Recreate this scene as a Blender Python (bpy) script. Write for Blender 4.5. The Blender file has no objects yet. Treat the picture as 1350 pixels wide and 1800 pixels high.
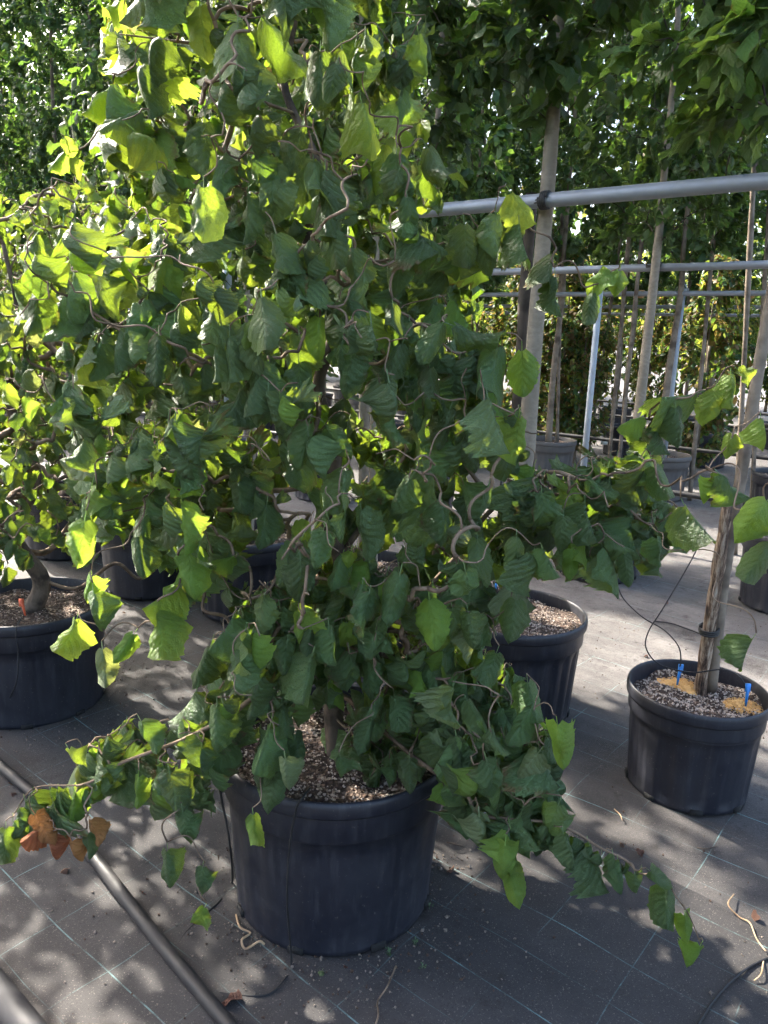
import bpy, math, random
import numpy as np
from mathutils import Vector, Matrix
R_ = math.radians
# ------------------------------------------------------------------ camera
F, P, RO, H = 1360., R_(12.85), R_(2.0), 1.6
sc = bpy.context.scene
col = sc.collection
FWD = np.array([0, math.cos(P), -math.sin(P)])
UP0 = np.array([0, math.sin(P), math.cos(P)])
RT = math.cos(RO)*np.array([1., 0, 0]) + math.sin(RO)*UP0
UP = -math.sin(RO)*np.array([1., 0, 0]) + math.cos(RO)*UP0
CAM = np.array([0, 0, H])
cd = bpy.data.cameras.new('camera')
cam = bpy.data.objects.new('camera', cd); col.objects.link(cam)
cd.sensor_fit = 'VERTICAL'; cd.sensor_height = 36; cd.lens = F/1800*36
cd.clip_start = .05; cd.clip_end = 2000
m = Matrix.Identity(4)
for i in range(3):
    m[i][0] = RT[i]; m[i][1] = UP[i]; m[i][2] = -FWD[i]; m[i][3] = CAM[i]
cam.matrix_world = m
sc.camera = cam
# ------------------------------------------------------------------ light
SUN_AZ, SUN_EL = -47., 41.          # degrees clockwise from +Y, elevation
w = bpy.data.worlds.new('World'); sc.world = w; w.use_nodes = True
nt = w.node_tree
sky = nt.nodes.new('ShaderNodeTexSky'); sky.sky_type = 'NISHITA'; sky.sun_disc = False
sky.sun_elevation = R_(SUN_EL); sky.sun_rotation = R_(SUN_AZ) % (2*math.pi)
sky.dust_density = 5.0; sky.air_density = 1.0
nt.links.new(sky.outputs[0], nt.nodes['Background'].inputs[0])
nt.nodes['Background'].inputs[1].default_value = .15
sl = bpy.data.lights.new('sun', 'SUN'); sl.energy = 4.0; sl.angle = R_(.9); sl.color = (1, .93, .82)
so = bpy.data.objects.new('sun', sl); col.objects.link(so)
sdir = Vector((math.sin(R_(SUN_AZ))*math.cos(R_(SUN_EL)), math.cos(R_(SUN_AZ))*math.cos(R_(SUN_EL)), math.sin(R_(SUN_EL))))
so.rotation_euler = sdir.to_track_quat('Z', 'Y').to_euler()
so.location = (-8, 8, 10)
vs = sc.view_settings
vs.view_transform = 'Standard'; vs.look = 'None'; vs.gamma = 1; vs.exposure = 2.5; vs.use_curve_mapping = False
sc.render.engine = 'CYCLES'
sc.cycles.max_bounces = 5; sc.cycles.transmission_bounces = 3; sc.cycles.diffuse_bounces = 4; sc.cycles.glossy_bounces = 2
sc.cycles.use_adaptive_sampling = True; sc.cycles.adaptive_threshold = .05; sc.cycles.adaptive_min_samples = 16; sc.cycles.use_denoising = True
sc.cycles.caustics_reflective = False; sc.cycles.caustics_refractive = False

# ------------------------------------------------------------------ pixel helpers (photo pixels, 1350 x 1800)
def ray(x, y):
    u, v = (x-675)/F, (y-900)/F
    return FWD + u*RT - v*UP
def atY(x, y, Y):
    d = ray(x, y); return CAM + d*(Y/d[1])
def gnd(x, y, z=0.):
    d = ray(x, y); return CAM + d*((z-H)/d[2])
def project(p):
    q = np.asarray(p, float) - CAM
    wv = q @ FWD
    wv = np.where(np.abs(wv) < 1e-6, 1e-6, wv)
    return 675 + q @ RT/wv*F, 900 - q @ UP/wv*F, wv
NROW = np.array([.6225, .7826]); DROW = np.array([.7826, -.6225])
def row(n, s, z=0.):
    p = NROW*n + DROW*s; return np.array([p[0], p[1], z])

# ------------------------------------------------------------------ materials
MAT = {}
def newmat(name):
    mt = bpy.data.materials.new(name); mt.use_nodes = True
    MAT[name] = mt
    return mt, mt.node_tree.nodes, mt.node_tree.links, mt.node_tree.nodes['Principled BSDF']
def N(nd, t, **k):
    n = nd.new('ShaderNode'+t)
    for a, b in k.items(): setattr(n, a, b)
    return n
def mth(nd, lk, op, a, b=None, c=None):
    n = nd.new('ShaderNodeMath'); n.operation = op
    for i, v in enumerate((a, b, c)):
        if v is None: continue
        if isinstance(v, (int, float)): n.inputs[i].default_value = v
        else: lk.new(v, n.inputs[i])
    return n.outputs[0]
def ramp(nd, lk, src, stops):
    n = nd.new('ShaderNodeValToRGB'); lk.new(src, n.inputs[0]); e = n.color_ramp.elements
    while len(e) < len(stops): e.new(.5)
    for q, (p, c) in zip(e, stops): q.position = p; q.color = (*c, 1) if len(c) == 3 else c
    return n.outputs[0]
def mixc(nd, lk, f, a, b, bt='MIX'):
    n = nd.new('ShaderNodeMix'); n.data_type = 'RGBA'; n.blend_type = bt
    for i, v in ((0, f), (6, a), (7, b)):
        if isinstance(v, (int, float)): n.inputs[i].default_value = v
        elif isinstance(v, tuple): n.inputs[i].default_value = (*v, 1)
        else: lk.new(v, n.inputs[i])
    return n.outputs[2]
def noise(nd, lk, vec, scale, detail=4, rough=.55):
    n = N(nd, 'TexNoise'); n.inputs['Scale'].default_value = scale; n.inputs['Detail'].default_value = detail
    n.inputs['Roughness'].default_value = rough
    if vec is not None: lk.new(vec, n.inputs['Vector'])
    return n.outputs[0]
def bump(nd, lk, h, strength, dist, bs):
    b = N(nd, 'Bump'); b.inputs['Strength'].default_value = strength; b.inputs['Distance'].default_value = dist
    lk.new(h, b.inputs['Height'])
    lk.new(b.outputs[0], bs.inputs['Normal']); return b.outputs[0]

def leaf_mat(name, top, under, trans, tf=.42, veins=True, var=.35, rough=.5):
    mt, nd, lk, bs = newmat(name)
    oi = N(nd, 'ObjectInfo'); ge = N(nd, 'NewGeometry')
    rnd = mth(nd, lk, 'FRACT', mth(nd, lk, 'ADD', mth(nd, lk, 'MULTIPLY', oi.outputs['Random'], 7.31), mth(nd, lk, 'MULTIPLY', ge.outputs['Random Per Island'], 3.77)))
    rnd2 = mth(nd, lk, 'FRACT', mth(nd, lk, 'MULTIPLY', rnd, 13.7))
    base = mixc(nd, lk, ge.outputs['Backfacing'], top, under)
    hs = N(nd, 'HueSaturation'); lk.new(base, hs.inputs['Color'])
    lk.new(mth(nd, lk, 'MULTIPLY_ADD', rnd2, .035, .4825), hs.inputs['Hue'])
    lk.new(mth(nd, lk, 'MULTIPLY_ADD', rnd, var*2, 1-var), hs.inputs['Value'])
    hs2 = N(nd, 'HueSaturation'); hs2.inputs['Color'].default_value = (*trans, 1)
    lk.new(mth(nd, lk, 'MULTIPLY_ADD', rnd2, .04, .475), hs2.inputs['Hue'])
    lk.new(mth(nd, lk, 'MULTIPLY_ADD', rnd, var*1.4, 1-var*.7), hs2.inputs['Value'])
    cb, ct = hs.outputs[0], hs2.outputs[0]
    geo = N(nd, 'TexCoord')
    if veins:
        uv = N(nd, 'UVMap'); sx = N(nd, 'SeparateXYZ'); lk.new(uv.outputs[0], sx.inputs[0])
        v = mth(nd, lk, 'ABSOLUTE', mth(nd, lk, 'MULTIPLY_ADD', sx.outputs[0], 2., -1.))
        q = mth(nd, lk, 'MULTIPLY_ADD', sx.outputs[1], 6.5, mth(nd, lk, 'MULTIPLY', mth(nd, lk, 'POWER', v, .8), -2.2))
        pp = mth(nd, lk, 'PINGPONG', q, .5)                       # 0 on a vein, .5 between
        ln = mth(nd, lk, 'SMOOTH_MIN', mth(nd, lk, 'MULTIPLY', pp, 2.), 1., .3)
        vein = mth(nd, lk, 'SUBTRACT', 1., mth(nd, lk, 'MINIMUM', mth(nd, lk, 'MULTIPLY', pp, 9.), 1.))
        mid = mth(nd, lk, 'SUBTRACT', 1., mth(nd, lk, 'MINIMUM', mth(nd, lk, 'MULTIPLY', v, 18.), 1.))
        vm = mth(nd, lk, 'MAXIMUM', vein, mid)
        fine = N(nd, 'TexVoronoi'); fine.feature = 'DISTANCE_TO_EDGE'; fine.inputs['Scale'].default_value = 26; lk.new(uv.outputs[0], fine.inputs['Vector'])
        fv = mth(nd, lk, 'MINIMUM', mth(nd, lk, 'MULTIPLY', fine.outputs[0], 5.), 1.)
        blot = noise(nd, lk, N(nd, 'NewGeometry').outputs['Position'], 38, 4, .65)
        cb = mixc(nd, lk, mth(nd, lk, 'MULTIPLY', vm, .35), cb, tuple(min(1, c*2.2+.02) for c in top))
        cb = mixc(nd, lk, mth(nd, lk, 'MULTIPLY', blot, .35), cb, tuple(c*.55 for c in top))
        holes_ = ramp(nd, lk, blot, [(.62, (0, 0, 0)), (.75, (.5, .5, .5))])
        cb = mixc(nd, lk, holes_, cb, tuple(c*1.7+.01 for c in (top[0]*1.25, top[1], top[2]*.7)))
        ct = mixc(nd, lk, mth(nd, lk, 'MULTIPLY', vm, .5), ct, tuple(c*.45 for c in trans))
        ct = mixc(nd, lk, mth(nd, lk, 'MULTIPLY', mth(nd, lk, 'SUBTRACT', 1., fv), .35), ct, tuple(c*.5 for c in trans))
        ed = mth(nd, lk, 'MULTIPLY', mth(nd, lk, 'SMOOTH_MAX', mth(nd, lk, 'MULTIPLY_ADD', v, 3., -2.1), 0., .2), mth(nd, lk, 'MULTIPLY', mth(nd, lk, 'GREATER_THAN', rnd2, .68), ramp(nd, lk, blot, [(.45, (0, 0, 0)), (.6, (1, 1, 1))])))
        cb = mixc(nd, lk, ed, cb, (.16, .085, .035)); ct = mixc(nd, lk, ed, ct, (.22, .12, .03))
        crk = noise(nd, lk, uv.outputs[0], 9, 3)
        hgt = mth(nd, lk, 'ADD', mth(nd, lk, 'ADD', mth(nd, lk, 'MULTIPLY_ADD', crk, 2.2, ln), mth(nd, lk, 'MULTIPLY', fv, .45)), mth(nd, lk, 'MULTIPLY', mid, -.6))
        nb = bump(nd, lk, hgt, 1., .005, bs)
    lk.new(cb, bs.inputs['Base Color']); bs.inputs['Roughness'].default_value = rough
    bs.inputs['Specular IOR Level'].default_value = .5 if veins else .3
    tr = N(nd, 'BsdfTranslucent'); lk.new(ct, tr.inputs[0])
    mx = N(nd, 'MixShader'); mx.inputs[0].default_value = tf
    lk.new(bs.outputs[0], mx.inputs[1]); lk.new(tr.outputs[0], mx.inputs[2])
    lk.new(mx.outputs[0], nd['Material Output'].inputs[0])
    return mt
leaf_mat('hazel_leaf', (.104, .178, .068), (.14, .20, .095), (.30, .45, .03), tf=.28, rough=.42, var=.42)
leaf_mat('hazel_leaf_young', (.19, .33, .06), (.21, .32, .10), (.42, .58, .05), tf=.45, var=.2)
leaf_mat('hazel_leaf_pale', (.22, .29, .14), (.24, .30, .16), (.40, .46, .10), tf=.35, var=.15)
leaf_mat('hazel_leaf_dead', (.46, .18, .06), (.48, .22, .09), (.5, .2, .05), tf=.25, var=.25, rough=.75)
leaf_mat('litter_leaf', (.16, .075, .045), (.2, .1, .06), (.2, .09, .04), tf=.1, var=.3, rough=.85)
leaf_mat('standard_leaf', (.055, .105, .045), (.08, .13, .065), (.17, .32, .03), tf=.36, var=.4, rough=.42)
leaf_mat('cherry_leaf', (.11, .20, .06), (.12, .18, .08), (.24, .42, .04), tf=.36, var=.3, rough=.42)
leaf_mat('far_leaf_dark', (.038, .076, .036), (.06, .105, .055), (.15, .28, .035), tf=.36, veins=False, var=.45)
leaf_mat('far_leaf_light', (.085, .13, .04), (.1, .15, .06), (.38, .46, .06), tf=.45, veins=False, var=.4)
leaf_mat('far_leaf_brown', (.13, .10, .045), (.14, .11, .06), (.36, .26, .06), tf=.4, veins=False, var=.4)

def bark(name, c1, c2, scale, bstr=.6, stretch=.25, c3=None):
    mt, nd, lk, bs = newmat(name)
    tc = N(nd, 'TexCoord'); mp = N(nd, 'Mapping'); lk.new(tc.outputs['Object'], mp.inputs[0]); mp.inputs['Scale'].default_value = (1, 1, stretch)
    a = noise(nd, lk, mp.outputs[0], scale, 6, .65)
    b = noise(nd, lk, tc.outputs['Object'], scale*.22, 3)
    c = mixc(nd, lk, a, c1, c2)
    c = mixc(nd, lk, ramp(nd, lk, b, [(.45, (0, 0, 0)), (.65, (1, 1, 1))]), c, c3 or tuple(x*.6 for x in c1))
    lk.new(c, bs.inputs['Base Color']); bs.inputs['Roughness'].default_value = .8
    bs.inputs['Specular IOR Level'].default_value = .25
    bump(nd, lk, a, bstr, .004, bs)
bark('hazel_bark', (.12, .082, .055), (.27, .195, .13), 70, .5, .5)
bark('hazel_trunk_bark', (.055, .042, .033), (.20, .15, .11), 70, 1., .3)
bark('young_twig', (.20, .20, .07), (.30, .30, .11), 60, .2, .5)
bark('standard_bark', (.13, .11, .085), (.36, .31, .24), 38, .8, 1.8, (.20, .17, .13))
bark('dark_bark', (.05, .04, .032), (.12, .095, .075), 40, .6, .3)
def stake_mat():
    mt, nd, lk, bs = newmat('rotten_stake')
    tc = N(nd, 'TexCoord'); mp = N(nd, 'Mapping'); lk.new(tc.outputs['Object'], mp.inputs[0]); mp.inputs['Scale'].default_value = (1, 1, .05)
    a = noise(nd, lk, mp.outputs[0], 75, 5, .7); b = noise(nd, lk, tc.outputs['Object'], 16, 4)
    q = mth(nd, lk, 'ADD', mth(nd, lk, 'MULTIPLY', a, .75), mth(nd, lk, 'MULTIPLY', b, .3))
    c = ramp(nd, lk, q, [(.40, (.015, .009, .006)), (.50, (.13, .08, .05)), (.56, (.30, .22, .15)), (.68, (.46, .39, .31))])
    lk.new(c, bs.inputs['Base Color']); bs.inputs['Roughness'].default_value = .9; bump(nd, lk, q, 1., .012, bs)
stake_mat()
bark('far_bark', (.13, .10, .075), (.30, .25, .19), 34, .8, .9)
bark('root', (.30, .2, .12), (.45, .33, .2), 60, .3)

def plain(name, c, rough=.5, metal=0., var=.3, scale=20, dust=None, dscale=3., bmp=0., spec=.5):
    mt, nd, lk, bs = newmat(name)
    tc = N(nd, 'TexCoord')
    a = noise(nd, lk, tc.outputs['Object'], scale, 5)
    cc = mixc(nd, lk, a, tuple(x*(1-var) for x in c), tuple(min(1, x*(1+var)) for x in c))
    if dust:
        d = noise(nd, lk, tc.outputs['Object'], dscale, 7, .7)
        f = ramp(nd, lk, d, [(.42, (0, 0, 0)), (.75, (1, 1, 1))])
        cc = mixc(nd, lk, mth(nd, lk, 'MULTIPLY', f, .6), cc, dust)
        lk.new(mth(nd, lk, 'MULTIPLY_ADD', f, .3, rough), bs.inputs['Roughness'])
    else: bs.inputs['Roughness'].default_value = rough
    if name == 'pot_plastic':
        mp = N(nd, 'Mapping'); lk.new(tc.outputs['Object'], mp.inputs[0]); mp.inputs['Scale'].default_value = (14, 14, 1.6)
        st = ramp(nd, lk, noise(nd, lk, mp.outputs[0], 3, 6, .7), [(.50, (0, 0, 0)), (.72, (.65, .65, .65))]); cc = mixc(nd, lk, st, cc, (.042, .043, .050))
        sp = ramp(nd, lk, noise(nd, lk, tc.outputs['Object'], 120, 2), [(.68, (0, 0, 0)), (.74, (.7, .7, .7))]); cc = mixc(nd, lk, sp, cc, (.10, .085, .07))
    lk.new(cc, bs.inputs['Base Color']); bs.inputs['Metallic'].default_value = metal
    bs.inputs['Specular IOR Level'].default_value = spec
    if bmp: bump(nd, lk, a, bmp, .003, bs)
    return mt
plain('pot_plastic', (.011, .0122, .019), .42, var=.2, scale=60, dust=(.023, .0245, .032), dscale=6, bmp=.06, spec=.45)
plain('pot_plastic_grey', (.085, .078, .074), .6, var=.2, dust=(.14, .125, .11), dscale=5)
plain('pipe_black', (.014, .014, .015), .5, var=.3, dust=(.05, .046, .042), dscale=9, spec=.3)
plain('pipe_grey', (.024, .024, .026), .6, var=.25, dust=(.04, .038, .037), dscale=8, spec=.25)
plain('galvanised', (.25, .275, .31), .5, metal=.45, var=.15, scale=40, dust=(.25, .25, .25), dscale=5)
plain('post_blue_grey', (.33, .37, .41), .5, metal=.35, var=.12, scale=30, dust=(.24, .24, .24), dscale=6)
plain('rubber', (.018, .017, .016), .6)
plain('twine', (.45, .27, .12), .9)
plain('green_tie', (.03, .28, .20), .5)
plain('blue_plastic', (.03, .22, .62), .4, var=.1)
plain('orange_plastic', (.65, .12, .05), .5, var=.1)
plain('label_white', (.75, .75, .72), .5, var=.05)
plain('pumice', (.42, .35, .29), .95, var=.5, scale=90)
plain('chip_dark', (.055, .033, .022), .95, var=.5, scale=90)
plain('fertiliser', (.58, .34, .12), .9, var=.4, scale=200, bmp=.4)
plain('grit', (.16, .13, .105), .95, var=.7, scale=60)
plain('weed', (.05, .09, .035), .6)
plain('dark_void', (.006, .006, .006), .9)

def soil_mat():
    mt, nd, lk, bs = newmat('soil')
    tc = N(nd, 'TexCoord')
    vo = N(nd, 'TexVoronoi'); vo.inputs['Scale'].default_value = 110; lk.new(tc.outputs['Object'], vo.inputs['Vector'])
    sx = N(nd, 'SeparateColor'); lk.new(vo.outputs['Color'], sx.inputs[0])
    c = ramp(nd, lk, sx.outputs[0], [(0, (.02, .013, .009)), (.5, (.06, .036, .024)), (.72, (.16, .10, .07)), (.9, (.34, .27, .21)), (1, (.5, .43, .36))])
    b = noise(nd, lk, tc.outputs['Object'], 9, 5)
    c = mixc(nd, lk, ramp(nd, lk, b, [(.4, (0, 0, 0)), (.62, (1, 1, 1))]), c, (.035, .022, .016))
    lk.new(c, bs.inputs['Base Color']); bs.inputs['Roughness'].default_value = .95
    bump(nd, lk, vo.outputs['Distance'], 1., .006, bs)
soil_mat()

def fabric_mat(name, dusty, line):
    mt, nd, lk, bs = newmat(name)
    ge = N(nd, 'NewGeometry')
    mp = N(nd, 'Mapping'); mp.vector_type = 'POINT'; lk.new(ge.outputs['Position'], mp.inputs[0])
    mp.inputs['Rotation'].default_value = (0, 0, R_(39.5))       # x' along the rows, y' across
    wob = noise(nd, lk, ge.outputs['Position'], 1.3, 2)
    sx = N(nd, 'SeparateXYZ'); lk.new(mp.outputs[0], sx.inputs[0])
    yy = mth(nd, lk, 'ADD', sx.outputs[1], mth(nd, lk, 'MULTIPLY', wob, .05))
    xx = mth(nd, lk, 'ADD', sx.outputs[0], mth(nd, lk, 'MULTIPLY', wob, .06))
    def lines(c, sp, off, wd):
        f = mth(nd, lk, 'PINGPONG', mth(nd, lk, 'ADD', c, off), sp/2)
        return mth(nd, lk, 'LESS_THAN', f, wd)
    l1 = lines(yy, .31, .05, .0019); l2 = lines(yy, .155, .05, .0012); l3 = lines(xx, .25, .03, .0016)
    brk = ramp(nd, lk, noise(nd, lk, ge.outputs['Position'], 5, 6, .7), [(.42, (0, 0, 0)), (.58, (1, 1, 1))])
    brk2 = ramp(nd, lk, noise(nd, lk, ge.outputs['Position'], 2.1, 3, .7), [(.42, (0, 0, 0)), (.6, (1, 1, 1))])
    lm = mth(nd, lk, 'MAXIMUM', l1, mth(nd, lk, 'MAXIMUM', mth(nd, lk, 'MULTIPLY', l2, .45), mth(nd, lk, 'MULTIPLY', l3, brk2)))
    lm = mth(nd, lk, 'MULTIPLY', lm, mth(nd, lk, 'MULTIPLY_ADD', brk, .8, .12))
    # weave
    wv = N(nd, 'TexWave'); wv.inputs['Scale'].default_value = 160; lk.new(mp.outputs[0], wv.inputs['Vector']); wv.bands_direction = 'X'
    wv2 = N(nd, 'TexWave'); wv2.inputs['Scale'].default_value = 160; lk.new(mp.outputs[0], wv2.inputs['Vector']); wv2.bands_direction = 'Y'
    weave = mth(nd, lk, 'MULTIPLY', wv.outputs[1], wv2.outputs[1])
    big = noise(nd, lk, ge.outputs['Position'], .9, 6, .62)
    mp2 = N(nd, 'Mapping'); lk.new(mp.outputs[0], mp2.inputs[0]); mp2.inputs['Scale'].default_value = (.35, 1.3, 1)
    med = noise(nd, lk, mp2.outputs[0], 7, 8, .72)
    fin = noise(nd, lk, ge.outputs['Position'], 55, 5, .75)
    d = mth(nd, lk, 'ADD', mth(nd, lk, 'MULTIPLY', big, .55), mth(nd, lk, 'ADD', mth(nd, lk, 'MULTIPLY', med, .48), mth(nd, lk, 'MULTIPLY', fin, .26)))
    dust = ramp(nd, lk, d, [(.46, (.10, .10, .10)), (.62, (.5, .5, .5)), (.80, (1, 1, 1))])
    c = mixc(nd, lk, weave, (.0125, .0117, .012), (.025, .0235, .0245))
    c = mixc(nd, lk, mth(nd, lk, 'MULTIPLY', lm, .75), c, line)
    # shade near the pots painted in: dust tint weaker there, full in the sunlit aisle
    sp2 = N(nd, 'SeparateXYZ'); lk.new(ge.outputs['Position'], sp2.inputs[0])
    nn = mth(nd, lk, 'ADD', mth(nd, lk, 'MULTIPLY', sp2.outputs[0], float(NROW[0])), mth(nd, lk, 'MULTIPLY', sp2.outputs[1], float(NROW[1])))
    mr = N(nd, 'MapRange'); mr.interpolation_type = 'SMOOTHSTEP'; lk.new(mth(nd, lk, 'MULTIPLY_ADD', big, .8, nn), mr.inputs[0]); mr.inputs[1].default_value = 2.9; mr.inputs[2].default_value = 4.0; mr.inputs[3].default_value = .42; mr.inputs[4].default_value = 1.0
    painted_shade = mr.outputs[0] if name == 'fabric' else 1.
    c = mixc(nd, lk, mth(nd, lk, 'MULTIPLY', mth(nd, lk, 'MULTIPLY', dust, dusty), painted_shade), c, (.285, .262, .246))
    wet = ramp(nd, lk, noise(nd, lk, ge.outputs['Position'], 3.3, 7, .72), [(.56, (0, 0, 0)), (.66, (1, 1, 1))])
    c = mixc(nd, lk, mth(nd, lk, 'MULTIPLY', wet, .7), c, (.032, .027, .024))
    sp = noise(nd, lk, ge.outputs['Position'], 210, 2, .6)
    c = mixc(nd, lk, ramp(nd, lk, sp, [(.62, (0, 0, 0)), (.70, (.55, .55, .55))]), c, (.20, .17, .145))
    c = mixc(nd, lk, ramp(nd, lk, sp, [(.30, (.75, .75, .75)), (.38, (0, 0, 0))]), c, (.014, .012, .011))
    soil = ramp(nd, lk, noise(nd, lk, ge.outputs['Position'], 14, 6, .75), [(.55, (0, 0, 0)), (.68, (.8, .8, .8))])
    c = mixc(nd, lk, mth(nd, lk, 'MULTIPLY', soil, ramp(nd, lk, big, [(.42, (0, 0, 0)), (.55, (1, 1, 1))])), c, (.022, .018, .015))
    lk.new(c, bs.inputs['Base Color'])
    lk.new(mth(nd, lk, 'MULTIPLY_ADD', dust, .3, .55), bs.inputs['Roughness'])
    bs.inputs['Specular IOR Level'].default_value = .3
    hh = mth(nd, lk, 'ADD', mth(nd, lk, 'MULTIPLY', weave, .25), mth(nd, lk, 'ADD', mth(nd, lk, 'MULTIPLY', med, 1.5), mth(nd, lk, 'MULTIPLY', fin, .6)))
    bump(nd, lk, hh, .55, .004, bs)
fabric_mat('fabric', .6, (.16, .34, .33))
fabric_mat('fabric_near', .15, (.14, .27, .27))

# ------------------------------------------------------------------ mesh helpers
def link(name, me, mat=None, parent=None):
    o = bpy.data.objects.new(name, me); col.objects.link(o)
    if mat and me is not None and not me.materials: me.materials.append(MAT[mat])
    if parent is not None: o.parent = parent
    return o
def tag(o, label=None, cat=None, group=None, kind=None):
    for k, v in (('label', label), ('category', cat), ('group', group), ('kind', kind)):
        if v: o[k] = v
    return o
def empty(name, loc, rz=0., label=None, cat=None, group=None):
    o = bpy.data.objects.new(name, None); col.objects.link(o); o.location = loc; o.rotation_euler = (0, 0, rz)
    o.empty_display_size = .1
    return tag(o, label, cat, group)
def copy_tree(o, parent=None):
    c = o.copy(); col.objects.link(c); c.parent = parent
    for ch in o.children: copy_tree(ch, c)
    return c
class MB:
    def __init__(s): s.v = []; s.f = []; s.n = 0; s.mi = []
    def add(s, v, f, mi=0):
        k = s.n; s.v.append(np.asarray(v, float)); s.f += [tuple(i+k for i in q) for q in f]; s.mi += [mi]*len(f); s.n += len(v); return s
    def tube(s, pts, rad, seg=8, caps=True, mi=0):
        pts = np.asarray(pts, float); n = len(pts); rad = np.broadcast_to(rad, (n,))
        T = np.gradient(pts, axis=0); T /= np.linalg.norm(T, axis=1)[:, None]+1e-12
        a = np.array([0, 0, 1.]) if abs(T[0][2]) < .9 else np.array([1., 0, 0])
        e = np.cross(T[0], a); e /= np.linalg.norm(e); V = []
        th = np.arange(seg)*2*math.pi/seg
        for i in range(n):
            e = e - T[i]*(e @ T[i]); e /= np.linalg.norm(e)+1e-12; b = np.cross(T[i], e)
            V.append(pts[i] + rad[i]*(np.cos(th)[:, None]*e + np.sin(th)[:, None]*b))
        f = [(i*seg+j, i*seg+(j+1) % seg, (i+1)*seg+(j+1) % seg, (i+1)*seg+j) for i in range(n-1) for j in range(seg)]
        if caps: f += [tuple(range(seg))[::-1], tuple((n-1)*seg+j for j in range(seg))]
        return s.add(np.concatenate(V), f, mi)
    def lathe(s, prof, seg=64, rfun=None, mi=0):
        V = []; th = np.arange(seg)*2*math.pi/seg
        for r, z in prof:
            rr = r*np.ones(seg) if rfun is None else rfun(r, z, th)
            V.append(np.stack([rr*np.cos(th), rr*np.sin(th), z*np.ones(seg)], 1))
        n = len(prof)
        f = [(i*seg+j, i*seg+(j+1) % seg, (i+1)*seg+(j+1) % seg, (i+1)*seg+j) for i in range(n-1) for j in range(seg)]
        return s.add(np.concatenate(V), f, mi)
    def box(s, c, d, mi=0, M=None):
        q = np.array([[x, y, z] for z in (-1, 1) for y in (-1, 1) for x in (-1, 1)])*np.asarray(d)/2
        if M is not None: q = q @ np.asarray(M).T
        return s.add(q+np.asarray(c), [(0, 2, 3, 1), (4, 5, 7, 6), (0, 1, 5, 4), (2, 6, 7, 3), (0, 4, 6, 2), (1, 3, 7, 5)], mi)
    def mesh(s, name, mats, smooth=True):
        me = bpy.data.meshes.new(name); me.from_pydata(np.concatenate(s.v).tolist(), [], s.f)
        for q in ([mats] if isinstance(mats, str) else mats): me.materials.append(MAT[q])
        if len(set(s.mi)) > 1: me.polygons.foreach_set('material_index', s.mi)
        me.polygons.foreach_set('use_smooth', [smooth]*len(s.f)); me.update(); return me
    def build(s, name, mats, parent=None, smooth=True): return link(name, s.mesh(name, mats, smooth), None, parent)
def spline(pts, n=8):
    P_ = np.asarray(pts, float); out = []
    Q = np.vstack([2*P_[0]-P_[1], P_, 2*P_[-1]-P_[-2]])
    for i in range(1, len(Q)-2):
        for t in np.arange(n)/n:
            p0, p1, p2, p3 = Q[i-1:i+3]
            out.append(.5*((2*p1)+(p2-p0)*t+(2*p0-5*p1+4*p2-p3)*t*t+(3*p1-p0-3*p2+p3)*t**3))
    out.append(P_[-1]); return np.array(out)
def inpoly(x, y, poly):
    r = np.zeros(np.shape(x), bool); n = len(poly); j = n-1
    for i in range(n):
        xi, yi = poly[i]; xj, yj = poly[j]
        c = ((yi > y) != (yj > y)) & (x < (xj-xi)*(y-yi)/(yj-yi+1e-9)+xi); r ^= c; j = i
    return r

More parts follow.
